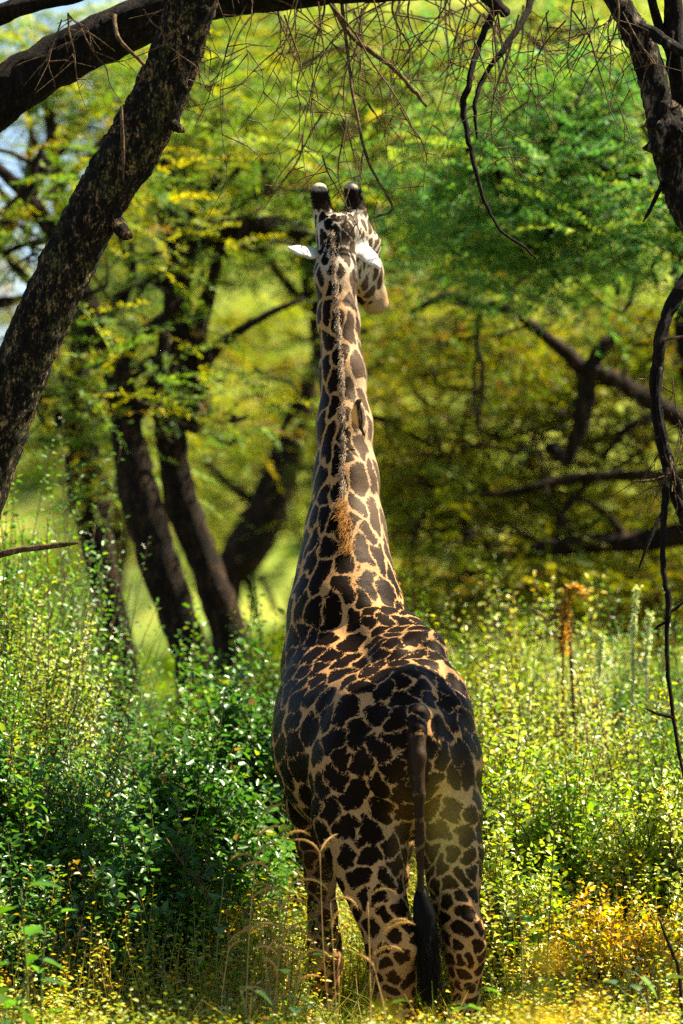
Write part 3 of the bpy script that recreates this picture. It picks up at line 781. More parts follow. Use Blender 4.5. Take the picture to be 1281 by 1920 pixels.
def herb_height(x, y, seed):
    """trampled low round the giraffe's legs, taller beside and behind"""
    px = 640.5 + x * FPX / (y + CAM_D)
    h = .48 + .58 * sstep(-.4, 1.2, y) + .12 * noise2(x, y, 2.0, seed)
    near = sstep(540, 575, px) * sstep(950, 910, px) * sstep(2.3, 1.8, y)
    return h * (1 - near) + near * np.where(y > -.1, .26, .45 + .06 * noise2(x, y, 3.0, seed))
herb_layer('herbs', 'knee-high green and yellow herbs round the giraffe\'s legs', 5600, 2.0, (-2.2, 3.4), lambda x, y: herb_height(x, y, 8), P_SUN, .046, 40)
herb_layer('golden_herbs', 'golden dry herbs among the green at the giraffe\'s feet', 5200, 2.0, (-2.4, 2.4), lambda x, y: herb_height(x, y, 9) * 1.03, P_GOLD, .044, 41)
herb_layer('herbs', 'tall pale green herbs filling the sunlit thicket between its shrubs', 2600, 2.1, (2.5, 7.5), lambda x, y: 1.0 + .3 * noise2(x, y, 1.2, 10) + .12 * (y - 2.5), P_SUN, .046, 42)
herb_layer('herbs', 'low herbs on the ground under the background trees', 1500, 3.4, (7.5, 24), lambda x, y: .6 + .2 * noise2(x, y, .8, 11), P_MID, .10, 43)

def grass_layer(seed, n, xr, yr, hr, label, pal, bow=.45):
    g = np.random.default_rng(seed)
    y = g.uniform(*yr, n); x = g.uniform(*xr, n) * 2.1 * (y + CAM_D) / CAM_D
    h = g.uniform(*hr, n) + .5 * sstep(2, 5, y) * g.uniform(0, 1, n) * (hr[1] < 1)
    base = np.stack([x, y, np.full(n, -.02)], 1)
    d = np.stack([g.normal(0, .3, n), g.normal(0, .25, n), np.ones(n)], 1); segs = 3
    side = norm(np.cross(d, np.array((0, -1.0, 0)) + g.normal(0, .6, (n, 3)))); bend = np.stack([g.normal(0, bow, n), g.normal(0, .3, n), -g.uniform(.1, .5, n)], 1)
    V = []
    for q in np.linspace(0, 1, segs + 1):
        c = base + norm(d) * (h * q)[:, None] + bend * (h * q ** 2.2 * .7)[:, None]; w = side * (.0045 * (1 - .9 * q))
        V += [c - w, c + w]
    V = np.stack(V, 1).reshape(-1, 3); b = (np.arange(n) * 8)[:, None]
    F = np.concatenate([b + np.array((2 * s, 2 * s + 1, 2 * s + 3, 2 * s + 2)) for s in range(segs)])
    C = np.repeat(pick(g, pal, n), 8, 0)
    o = link('grass', mesh_from('grass', V, F, STRAW, attrs={'tint': ('COLOR', C)})); o['kind'] = 'stuff'
    o['label'] = label; o['category'] = 'grass'
grass_layer(50, 9000, (-1, 1), (-3, 6.5), (.3, .75), 'thin green and straw-coloured grass among the herbs', [((.20, .26, .03), 3), ((.36, .28, .07), 3), ((.45, .36, .16), 2), ((.12, .18, .03), 2)])
grass_layer(51, 3600, (.08, 1), (2.2, 6.2), (1.1, 1.95), 'tall pale straw grass bending over the sunlit thicket', [((.62, .54, .30), 3), ((.50, .50, .20), 3), ((.34, .40, .08), 2), ((.60, .44, .16), 1)], .6)  # pale straw, partly put in to brighten the thicket's highlight band

# ------------------------------------------------------------------ acacia trees
def limb(root, name, pts, mat, sides=12, n=6, rough=.05, wob=.0, seed=0):
    """pts: (px, py, Y, radius in photo pixels at that depth)"""
    g = np.random.default_rng(seed + 77)
    P = np.array([(*at(p[0], p[1], p[2]), p[3] * m_per_px(p[2])) for p in pts]); Q = catmull(P, n)
    xyz = Q[:, :3] + (g.normal(0, 1, (len(Q), 3)) * (Q[:, 3:4] * wob) if wob else 0)
    return part(name, tube(xyz, np.maximum(Q[:, 3], .002), sides, rough, g), root, mat, smooth=True)

def trunk_to_ground(pts):
    """extends a traced trunk from its lowest traced point down into the ground"""
    px, py, Y, r = pts[0]; gy = HORIZON + (CAM_Z + .06) / m_per_px(Y)
    return [(px + (px - pts[1][0]) * .3, gy, Y, r * 1.35), (px + (px - pts[1][0]) * .12, (gy + py) / 2, Y, r * 1.1)] + list(pts)

def sprays(g, centers, axes, length, leaf, palette, per=18, droop=.5, shade=None):
    """feathery acacia sprays: narrow leaflets in pairs along a drooping twig"""
    n = len(centers); t = np.linspace(0, 1, per)[None, :, None]
    L = length[:, None, None]
    ax = norm(axes)[:, None]
    B = centers[:, None] + ax * (t * L) + np.array((0, 0, -1.0)) * (droop * L * t * t * .5)
    D = norm(ax + np.array((0, 0, -1.0)) * droop * t)
    s1 = norm(np.cross(D, np.array((.1, .2, 1.0)) + g.normal(0, .35, (n, 1, 3)))); up = np.cross(s1, D)
    out = []
    spin = g.uniform(0, 6.28, (n, 1)) * 0 + g.normal(0, .5, (n, per))
    for sg in (-1, 1):
        d = norm(s1 * sg * np.cos(spin)[..., None] + up * np.sin(spin)[..., None] + D * .7 + g.normal(0, .2, B.shape)); nn = norm(up + g.normal(0, .45, B.shape))
        ln = leaf * g.uniform(.7, 1.25, (n, per)) * (1.15 - .65 * t[..., 0])
        out.append(blades(B.reshape(-1, 3), d.reshape(-1, 3), nn.reshape(-1, 3), ln.ravel(), ln.ravel() * .34))
    V, F = join_vf(out)
    c = pick(g, palette, n, .2); C = np.repeat(c[:, None] * .75 + pick(g, palette, n * per, .2).reshape(n, per, 3) * .25, 4, 1).reshape(-1, 3)
    C = np.vstack([C, C])
    return V, F[0] if isinstance(F, list) else F, C

def crown(root, blobs, palette, seed, leaf=.052, length=(.3, .75), droop=.45, per=24, name='crown', mult=1.4):
    """blobs: (px, py, Y, rx, rz, ry in metres, number of sprays); sprays are gathered into clumps with gaps"""
    g = np.random.default_rng(seed + 500); VV = []; CC = []; tw = []
    for (px, py, Y, rx, rz, ry, n) in blobs:
        n = int(n * mult); c = at(px, py, Y); k = max(3, n // 26)
        u = g.normal(0, 1, (k, 3)); u = norm(u) * (g.uniform(0, 1, (k, 1)) ** (1 / 2.4))
        cl = c + u * np.array((rx, ry, rz))
        j = g.integers(0, k, n); ctr = cl[j] + g.normal(0, 1, (n, 3)) * np.array((.34, .30, .15))
        ang = g.uniform(0, 2 * np.pi, n); ax = np.stack([np.cos(ang), np.sin(ang) * .8, g.normal(.05, .3, n)], 1)
        V, F, C = sprays(g, ctr, ax, g.uniform(*length, n), leaf, palette, per, droop)
        VV.append((V, F)); CC.append(C)
        for q in cl:                                     # a twig into each clump
            e = c + (q - c) * .2 + g.normal(0, .15, 3)
            tw.append(tube(catmull([e, (e + q) / 2 + g.normal(0, .15, 3), q], 3), np.linspace(.022, .006, 7), 4, cap=False))
    V, F = join_vf(VV)
    o = part(name, (V, F), root, FEATHER, attrs={'tint': ('COLOR', np.vstack(CC))}); o['kind'] = 'stuff'
    V, F = join_vf(tw); o = part('twigs', (V, F), root, BARK_BACK); o['kind'] = 'stuff'

def fine_twigs(root, g, region, n, Y, mat, col_r=(1.2, 2.6), name='hanging_twig', droop=1.0, length=(120, 320)):
    """drooping bare twigs that hang from the limbs above, each with side twigs"""
    x0, x1, y0, y1 = region
    for i in range(n):
        px = g.uniform(x0, x1); py = g.uniform(y0, y1); Yd = g.uniform(*Y); L = g.uniform(*length); a = g.normal(0, .55)
        pts = []; x, y = px, py; r = g.uniform(*col_r)
        for s in range(6):
            pts.append((x, y, Yd + g.normal(0, .02), max(r * (1 - s * .15), .7)))
            a += g.normal(0, .28) - a * .1; x += math.sin(a) * L / 5; y += math.cos(a) * L / 5
        parts = []
        P = np.array([(*at(*p[:3]), p[3] * m_per_px(p[2])) for p in pts]); Q = catmull(P, 4); parts.append(tube(Q[:, :3], Q[:, 3], 5, cap=False))
        for s in range(g.integers(3, 7)):
            k = g.integers(2, len(Q) - 2); b = Q[k, :3]; d = np.array((g.normal(0, 1), g.normal(0, .5), g.normal(-.5, .6))); d = norm(d) * g.uniform(.08, .28)
            m = b + d * .5 + g.normal(0, .02, 3); parts.append(tube(np.array([b, m, b + d + np.array((0, 0, -.03))]), [.004, .003, .0018], 4, cap=False))
        part(name, join_vf(parts), root, mat)

gT = np.random.default_rng(99)
# --- the leaning trunk with lichen
t1 = empty('acacia_tree', tuple(at(-290, 2015, .9) * np.array((1, 1, 0))), 'leaning acacia trunk with rugged lichen-flecked bark, slanting in front of the dark limb', 'tree')
limb(t1, 'trunk', [(-290, 2065, 0.90, 74), (-230, 1700, 0.90, 62), (-150, 1300, 0.90, 58), (-70, 1010, 0.90, 55), (0, 800, 0.90, 53), (48, 672, 0.90, 51), (115, 520, 0.90, 50), (185, 380, 0.90, 50), (255, 265, 0.90, 54), (308, 160, 0.90, 50), (346, 50, 0.90, 47), (380, -60, 0.90, 46), (430, -200, 1.00, 42), (520, -420, 1.20, 30)], BARK_RUGGED, 56, 22, .04)
limb(t1, 'branch_stub', [(205, 400, 0.90, 18), (232, 436, 0.78, 13), (246, 444, 0.74, 5)], BARK_RUGGED, 12, 5, .08)
limb(t1, 'branch_stub', [(300, 220, 0.90, 18), (334, 240, 0.80, 9), (345, 247, 0.78, 3)], BARK_RUGGED, 12, 5, .08)
limb(t1, 'dead_branch', [(-120, 1120, 0.90, 12), (-70, 1062, 0.75, 9), (0, 1040, 0.65, 6.5), (40, 1031, 0.60, 6), (82, 1026, 0.58, 6), (120, 1021, 0.56, 5), (146, 1018, 0.55, 2.5)], TWIG, 8, 5, .12)
crown(t1, [(900, -750, .6, 1.3, .5, 1.0, 200), (560, -620, -.2, 1.4, .5, 1.0, 160)], P_ACA, 1, per=12)
# --- the dark limb that arches over the top
t2 = empty('acacia_tree', tuple(at(-560, 2000, 1.8) * np.array((1, 1, 0))), 'dark acacia whose thick black limb arches over from behind the leaning trunk', 'tree')
limb(t2, 'trunk', [(-560, 2030, 1.80, 95), (-520, 1500, 1.80, 80), (-430, 1000, 1.80, 74), (-300, 600, 1.80, 66), (-160, 340, 1.80, 56), (-60, 238, 1.80, 51), (10, 176, 1.80, 50), (120, 108, 1.80, 47), (230, 55, 1.80, 45), (330, 12, 1.80, 42), (430, -10, 1.80, 40), (560, -22, 1.80, 37), (700, -30, 1.80, 34), (860, -32, 1.80, 30), (1000, -50, 1.80, 24), (1150, -110, 1.80, 18)], BARK_DARK, 28, 8, .05)
limb(t2, 'branch', [(-120, 300, 1.80, 26), (-50, 70, 1.70, 22), (10, 24, 1.60, 20), (80, 2, 1.60, 17), (150, -12, 1.60, 14), (260, -60, 1.60, 10)], BARK_DARK, 12, 6, .06)
limb(t2, 'branch_stub', [(890, -30, 1.80, 18), (925, 5, 1.70, 14), (945, 22, 1.65, 10), (940, 30, 1.65, 4)], BARK_DARK, 10, 5, .15)
limb(t2, 'hanging_branch', [(1010, -40, 1.80, 8), (985, 30, 1.60, 7), (945, 90, 1.50, 6), (905, 150, 1.45, 5), (890, 200, 1.40, 4), (895, 260, 1.40, 2)], BARK_DARK, 7, 5, .08, .15)
limb(t2, 'hanging_branch', [(930, 20, 1.70, 7), (900, 80, 1.60, 6.5), (878, 160, 1.50, 6), (869, 205, 1.50, 6), (880, 270, 1.45, 5), (892, 320, 1.40, 4.5), (910, 380, 1.40, 3.5), (940, 432, 1.35, 3), (985, 465, 1.30, 2.5), (1010, 490, 1.30, 1.2)], BARK_DARK, 7, 5, .08, .2)
limb(t2, 'hanging_branch', [(610, -20, 1.80, 6), (650, 55, 2.10, 5), (700, 100, 2.30, 5), (735, 125, 2.40, 4.5), (775, 170, 2.50, 4), (800, 200, 2.50, 2.5)], TWIG, 7, 5, .08, .2)
limb(t2, 'hanging_branch', [(640, -10, 1.80, 4), (655, 120, 1.60, 3.5), (668, 210, 1.50, 3), (690, 300, 1.50, 3), (715, 350, 1.50, 2.5), (735, 385, 1.50, 2.5), (728, 400, 1.50, 2.4), (700, 408, 1.50, 1.5)], TWIG, 6, 5, .05, .2)
limb(t2, 'hanging_branch', [(215, 30, 1.50, 4), (222, 70, 1.40, 4), (260, 110, 1.40, 3.5), (290, 150, 1.40, 3), (330, 178, 1.40, 1.5)], TWIG, 6, 4, .05, .2)
limb(t2, 'hanging_branch', [(228, 200, 0.50, 3), (230, 260, 0.48, 4.5), (232, 310, 0.48, 3), (231, 340, 0.48, 1)], TWIG, 6, 4, .05, .1)
fine_twigs(t2, gT, (430, 1010, -30, 30), 64, (.2, 4.0), TWIG, length=(140, 420))
fine_twigs(t2, gT, (60, 420, -10, 60), 9, (.3, 1.2), TWIG, length=(80, 180))
fine_twigs(t2, gT, (560, 760, 120, 300), 10, (1.5, 3.5), TWIG, length=(80, 200))
crown(t2, [(300, -600, 1.2, 1.6, .5, 1.0, 160)], P_ACA, 2, per=12)
# --- the gnarled limb at the other side
t3 = empty('acacia_tree', tuple(at(1560, 2000, .8) * np.array((1, 1, 0))), 'gnarled dark acacia limb with a pale knotted burl and hanging dead branches', 'tree')
limb(t3, 'trunk', [(1640, 2040, .8, 90), (1600, 1500, .8, 74), (1530, 950, .8, 64), (1440, 620, .8, 56), (1360, 480, .8, 50), (1300, 388, .8, 42), (1268, 322, .8, 34), (1250, 268, .8, 31), (1236, 210, .8, 27), (1222, 140, .8, 27), (1200, 75, .8, 24), (1165, 15, .8, 22), (1125, -60, .8, 18), (1090, -150, .8, 14)], BARK_GREY, 24, 8, .09)
limb(t3, 'burl', [(1246, 205, .8, 24), (1250, 232, .72, 36), (1256, 268, .72, 36), (1264, 300, .8, 24)], BARK_GREY, 20, 6, .22)
limb(t3, 'branch', [(1192, 45, .8, 14), (1225, 62, .7, 12), (1255, 82, .65, 11), (1290, 100, .6, 10), (1380, 120, .6, 10)], BARK_GREY, 10, 5, .12)
limb(t3, 'branch', [(1330, 430, .9, 26), (1300, 300, .9, 24), (1278, 190, .9, 20), (1266, 90, .9, 19), (1262, 0, .9, 18), (1250, -120, .9, 12)], BARK_DARK, 10, 5, .1)
limb(t3, 'branch', [(1262, 110, .9, 10), (1240, 60, .9, 9), (1222, 0, .9, 8), (1205, -60, .9, 6)], BARK_DARK, 8, 4, .1)
limb(t3, 'branch', [(1236, 220, .8, 6), (1245, 170, .8, 4), (1252, 120, .8, 4), (1262, 60, .8, 4)], BARK_DARK, 6, 4, .1)
limb(t3, 'broken_twig', [(1245, 335, .8, 6), (1232, 365, .7, 5), (1218, 395, .65, 4), (1206, 416, .62, 1.5)], BARK_GREY, 6, 4, .1)
limb(t3, 'hanging_branch', [(1420, 420, .8, 22), (1330, 470, .6, 15), (1280, 535, .5, 13), (1248, 600, .45, 12), (1236, 660, .4, 11.5), (1229, 730, .4, 11), (1236, 800, .4, 11), (1250, 865, .4, 11), (1262, 920, .4, 10), (1290, 985, .4, 9), (1340, 1060, .4, 7)], BARK_DARK, 12, 7, .12, .05)
limb(t3, 'hanging_branch', [(1238, 690, .36, 5), (1234, 750, .34, 4.5), (1244, 820, .33, 5), (1262, 880, .32, 5.5), (1280, 930, .32, 6), (1310, 970, .32, 4)], BARK_GREY, 8, 5, .12, .1)
limb(t3, 'hanging_branch', [(1252, 880, .38, 8), (1247, 960, .3, 7), (1243, 1030, .28, 5.5), (1247, 1090, .27, 5.5), (1254, 1130, .26, 6), (1250, 1200, .25, 4), (1254, 1270, .24, 4), (1264, 1350, .23, 4), (1275, 1420, .22, 3.5), (1290, 1490, .22, 2)], BARK_DARK, 8, 6, .12, .12)
limb(t3, 'broken_twig', [(1246, 960, .3, 5), (1230, 985, .25, 4), (1215, 1020, .22, 3.5), (1198, 1065, .2, 1.5)], BARK_DARK, 6, 4, .1, .15)
limb(t3, 'broken_twig', [(1252, 1150, .26, 4), (1268, 1140, .26, 3.5), (1285, 1125, .26, 2)], BARK_DARK, 6, 4, .1)
limb(t3, 'broken_twig', [(1251, 1165, .26, 3.5), (1238, 1172, .24, 3), (1228, 1180, .22, 1.2)], BARK_DARK, 6, 4, .1)
limb(t3, 'broken_twig', [(1262, 1345, .23, 4), (1240, 1340, .2, 3.5), (1225, 1335, .18, 3), (1210, 1328, .17, 1.5)], BARK_DARK, 6, 4, .1)
limb(t3, 'broken_twig', [(1240, 640, .4, 4), (1262, 634, .36, 3), (1290, 630, .36, 2)], TWIG, 6, 4, .1)
fine_twigs(t3, gT, (1020, 1200, -30, 40), 16, (.5, 2.0), TWIG, length=(100, 300))
fine_twigs(t3, gT, (1240, 1290, 560, 1000), 9, (.3, .5), TWIG, length=(50, 130), col_r=(.9, 1.6))
# unseen crown added to this tree, placed to dapple the giraffe's back with shade
def crown_at(root, blobs, palette, seed, **kw):
    conv = []
    for (x, y, z, rx, rz, ry, n) in blobs:
        d = y + CAM_D; conv.append((640.5 + x * FPX / d, HORIZON - (z - CAM_Z) * FPX / d, y, rx, rz, ry, n))
    crown(root, conv, palette, seed, **kw)
SHADE_CANOPY = [(3.95, .9, 7.0, .95, .5, .8, 62), (4.3, 1.9, 7.2, .7, .5, .4, 40), (3.6, 0.0, 6.8, .7, .5, .5, 44)]
crown_at(t3, SHADE_CANOPY, P_ACA, 3, per=14, leaf=.075, mult=1.0)

# --- trees behind
GB = 'acacias of the wood behind the giraffe'
def back_tree(pts, label, mat=BARK_BACK, seed=0, branches=(), **kw):
    p = trunk_to_ground(pts); b = at(p[0][0], p[0][1], p[0][2])
    r = empty('acacia_tree', (b[0], b[1], 0), label, 'tree', GB)
    limb(r, 'trunk', p, mat, 14, 6, .06, .03, seed)
    for i, br in enumerate(branches): limb(r, 'branch', br, mat, 8, 5, .08, .06, seed * 10 + i)
    return r
b1 = back_tree([(438, 1240, 9, 32), (425, 1170, 9, 33), (385, 1060, 9, 31), (345, 960, 9, 33), (325, 860, 9, 30), (322, 760, 9, 33), (335, 640, 9, 30), (332, 540, 9, 27), (345, 440, 9, 24), (330, 380, 9, 18), (300, 250, 9, 10)],
    'dark bent acacia trunk curving up behind the giraffe\'s left shoulder', seed=1, branches=[
    [(335, 640, 9, 20), (365, 690, 9, 17), (420, 640, 9, 11), (500, 590, 9, 7), (570, 560, 9, 4)],
    [(350, 800, 9, 24), (378, 760, 9, 22), (368, 690, 9, 20), (372, 620, 9, 16), (400, 520, 9, 12), (420, 430, 9, 9)],
    [(320, 470, 9, 20), (390, 440, 9, 22), (460, 428, 9, 21), (530, 425, 9.2, 19), (590, 445, 9.4, 16), (640, 430, 9.6, 10)],
    [(335, 500, 9, 12), (310, 430, 9, 9), (285, 340, 9, 7), (250, 260, 9, 4)],
    [(345, 430, 9, 12), (400, 350, 9, 9), (430, 290, 9, 5)], [(325, 560, 9, 9), (290, 520, 9, 8), (268, 535, 9, 7), (255, 570, 9, 5)]])
b2 = back_tree([(362, 1260, 8, 34), (345, 1190, 8, 36), (300, 1060, 8, 38), (262, 930, 8, 38), (240, 820, 8, 30), (222, 700, 8, 26), (180, 610, 8, 24), (120, 480, 8, 18), (60, 380, 8, 14), (-20, 300, 8, 10)],
    'leaning acacia trunk with dark cleft bark beside the bent one', seed=2, branches=[
    [(235, 800, 8, 22), (280, 740, 8, 20), (300, 700, 8, 16), (310, 620, 8, 10)],
    [(222, 700, 8, 15), (250, 640, 8, 12), (300, 600, 8, 9), (345, 560, 8, 6)],
    [(150, 540, 8, 10), (160, 450, 8, 8), (190, 350, 8, 6), (210, 280, 8, 3)], [(100, 450, 8, 8), (40, 460, 8, 6), (-30, 500, 8, 4)],
    [(60, 380, 8, 8), (70, 300, 8, 6), (110, 230, 8, 3)]])
b3 = back_tree([(235, 1280, 10, 26), (225, 1200, 10, 26), (185, 1050, 10, 30), (165, 900, 10, 32), (150, 760, 10, 24), (150, 640, 10, 20), (135, 500, 10, 20), (110, 350, 10, 16), (90, 200, 10, 10)],
    'thick dark acacia stem behind the blue-green shrub', seed=3, branches=[
    [(160, 880, 10, 16), (120, 800, 10, 12), (80, 750, 10, 10), (20, 700, 10, 6)], [(150, 640, 10, 14), (230, 560, 10, 10), (250, 480, 10, 8), (230, 380, 10, 5)],
    [(145, 560, 10, 12), (70, 540, 10, 10), (0, 470, 10, 8), (-60, 440, 10, 5)], [(120, 420, 10, 12), (40, 400, 10, 9), (-20, 330, 10, 5)], [(110, 350, 10, 9), (180, 280, 10, 7), (230, 200, 10, 4)]])
b4 = back_tree([(425, 1110, 20, 30), (455, 1040, 20, 40), (495, 970, 20, 42), (528, 880, 20, 34), (548, 810, 20, 26), (580, 720, 20, 16), (600, 640, 20, 8)],
    'leaning brown acacia trunk far behind, pale in the sun', seed=4, branches=[[(455, 1040, 20, 12), (470, 1100, 20, 9), (480, 1160, 20, 6)], [(500, 960, 20, 12), (420, 900, 20, 8), (380, 860, 20, 5)], [(535, 870, 20, 10), (600, 880, 20, 7), (660, 860, 20, 5)]])
b5 = back_tree([(1420, 1220, 11, 60), (1380, 1060, 11, 52), (1340, 960, 11, 46), (1330, 800, 11, 40), (1300, 640, 11, 32), (1280, 500, 11, 22), (1250, 350, 11, 12)],
    'spreading acacia with tangled olive foliage and dark crooked limbs', seed=5, branches=[
    [(1360, 1010, 11, 26), (1281, 1005, 11, 22), (1200, 1015, 11, 20), (1100, 1020, 11, 18), (1030, 1030, 11, 16), (940, 1045, 11, 12), (860, 1090, 11, 6)],
    [(1330, 820, 11, 20), (1200, 740, 10.5, 18), (1130, 700, 10, 17), (1095, 690, 10, 17), (1060, 660, 10, 13), (1010, 620, 10, 11), (950, 580, 10, 11), (890, 570, 10, 10), (840, 555, 10, 9), (770, 585, 10, 5)],
    [(1105, 690, 10, 17), (1098, 750, 10, 17), (1080, 820, 10, 15), (1062, 872, 10, 9)],
    [(1105, 695, 10, 13), (1130, 650, 10, 14), (1160, 625, 10, 8)],
    [(1340, 900, 11, 12), (1180, 890, 11, 10), (1060, 900, 11, 10), (980, 920, 11, 8), (900, 930, 11, 5)],
    [(960, 575, 10, 7), (955, 540, 10, 5), (950, 520, 10, 3)], [(900, 570, 10, 6), (895, 640, 10, 5), (905, 690, 10, 5), (900, 780, 10, 3)],
    [(1040, 1025, 11, 9), (1055, 960, 11, 7), (1110, 900, 11, 5)], [(1180, 1015, 11, 8), (1130, 960, 11, 6), (1080, 930, 11, 4)],
    [(1320, 800, 11, 12), (1250, 780, 11, 9), (1180, 800, 11, 7), (1130, 860, 11, 5)], [(940, 1045, 11, 8), (880, 1000, 11, 6), (800, 1020, 11, 4)]])
limb(b5, 'pale_branch_stub', [(1062, 866, 10, 10), (1045, 848, 9.9, 12), (1032, 838, 9.8, 9), (1022, 842, 9.8, 4)], BARK_GREY, 8, 4, .2)
b6 = back_tree([(640, 1200, 14, 34), (648, 1000, 14, 30), (640, 800, 14, 26), (600, 600, 14, 22), (560, 420, 14, 16), (540, 250, 14, 10)],
    'acacia with lit feathery green crown directly behind the giraffe\'s head', seed=6, branches=[
    [(620, 700, 14, 12), (720, 560, 14, 10), (800, 420, 14, 8), (860, 300, 14, 5)], [(600, 600, 14, 10), (500, 480, 14, 8), (430, 300, 14, 5)], [(560, 420, 14, 9), (640, 300, 14, 7), (700, 180, 14, 4)]])
b7 = back_tree([(1500, 1250, 7.5, 48), (1480, 1000, 7.5, 42), (1420, 700, 7.5, 34), (1320, 480, 7.5, 22), (1220, 360, 7.5, 14), (1120, 300, 7.5, 8)],
    'acacia with blue-green feathery sprays hanging beside the gnarled limb', seed=7, branches=[[(1320, 480, 7.5, 12), (1200, 450, 7.5, 8), (1080, 430, 7.5, 6), (990, 440, 7.5, 3)], [(1220, 360, 7.5, 8), (1150, 250, 7.5, 6), (1060, 200, 7.5, 3)], [(1120, 300, 7.5, 5), (1040, 290, 7.5, 3.5), (980, 300, 7.5, 2)]])
b8 = back_tree([(-200, 1250, 13, 40), (-160, 900, 13, 34), (-80, 600, 13, 26), (40, 380, 13, 18), (160, 220, 13, 12), (280, 120, 13, 7)],
    'acacia with yellow-green crown behind the leaning lichen trunk', seed=8, branches=[[(-80, 600, 13, 12), (40, 560, 13, 9), (150, 560, 13, 6)], [(40, 380, 13, 10), (60, 260, 13, 7), (40, 140, 13, 4)]])

b9 = back_tree([(200, 1180, 27, 26), (215, 1050, 27, 24), (240, 900, 27, 20), (230, 760, 27, 14), (260, 620, 27, 8)],
    'slender far acacia glimpsed between the dark trunks', seed=9, branches=[[(235, 900, 27, 9), (300, 800, 27, 7), (340, 700, 27, 4)]])
b10 = back_tree([(760, 1180, 25, 26), (770, 1050, 25, 24), (740, 900, 25, 20), (730, 760, 25, 14), (690, 620, 25, 8)],
    'far yellow-leaved acacia behind the giraffe\'s neck', seed=10, branches=[[(745, 900, 25, 9), (800, 800, 25, 7), (840, 700, 25, 4)]])
def tangle(root, region, n, Y, r=(1.5, 5.0), L=(90, 260), seed=0, horiz=.5, mat=None):
    """crooked bare secondary branches"""
    g = np.random.default_rng(seed + 900); x0, x1, y0, y1 = region
    for i in range(n):
        x, y = g.uniform(x0, x1), g.uniform(y0, y1); a = g.uniform(0, 6.28) if g.uniform() > horiz else g.choice((0, 3.14)) + g.normal(0, .5)
        rr = g.uniform(*r); d = g.uniform(*L) / 6; yy = g.uniform(*Y); pts = []; parts = []
        for s_ in range(7):
            pts.append((x, y, yy, max(rr * (1 - .12 * s_), .8))); a += g.normal(0, .38); x += math.cos(a) * d; y += math.sin(a) * d * .9; yy += g.normal(0, .08)
        P = np.array([(*at(*p[:3]), p[3] * m_per_px(p[2])) for p in pts]); Q = catmull(P, 3); parts.append(tube(Q[:, :3], Q[:, 3], 5, cap=False))
        for s_ in range(4):
            k = g.integers(3, len(Q) - 2); dd = norm(g.normal(0, 1, 3) * np.array((1, .5, 1))) * g.uniform(.15, .5); b_ = Q[k, :3]
            parts.append(tube(np.array([b_, b_ + dd * .5 + g.normal(0, .04, 3), b_ + dd]), [Q[k, 3] * .6, Q[k, 3] * .4, .003], 4, cap=False))
        part('branch', join_vf(parts), root, mat or BARK_BACK)
tangle(b1, (290, 480, 350, 720), 16, (8.6, 9.6), seed=1)
tangle(b2, (60, 300, 420, 800), 18, (7.6, 8.6), seed=2)
tangle(b3, (0, 260, 230, 950), 24, (9.4, 10.6), seed=3)
tangle(b5, (800, 1281, 560, 1070), 46, (10, 12), seed=5, L=(120, 340))
tangle(b4, (400, 640, 560, 1080), 10, (19.5, 20.5), seed=4, r=(3, 6))
tangle(b6, (420, 940, 150, 560), 20, (13.4, 14.6), seed=6, L=(140, 360))
tangle(b7, (880, 1250, 180, 520), 14, (7, 8), seed=7, r=(1.2, 3), mat=TWIG)
tangle(b10, (680, 860, 560, 1080), 12, (24, 25), seed=10, r=(2, 5))
tangle(b8, (0, 420, 60, 380), 14, (12.4, 13.6), seed=8)
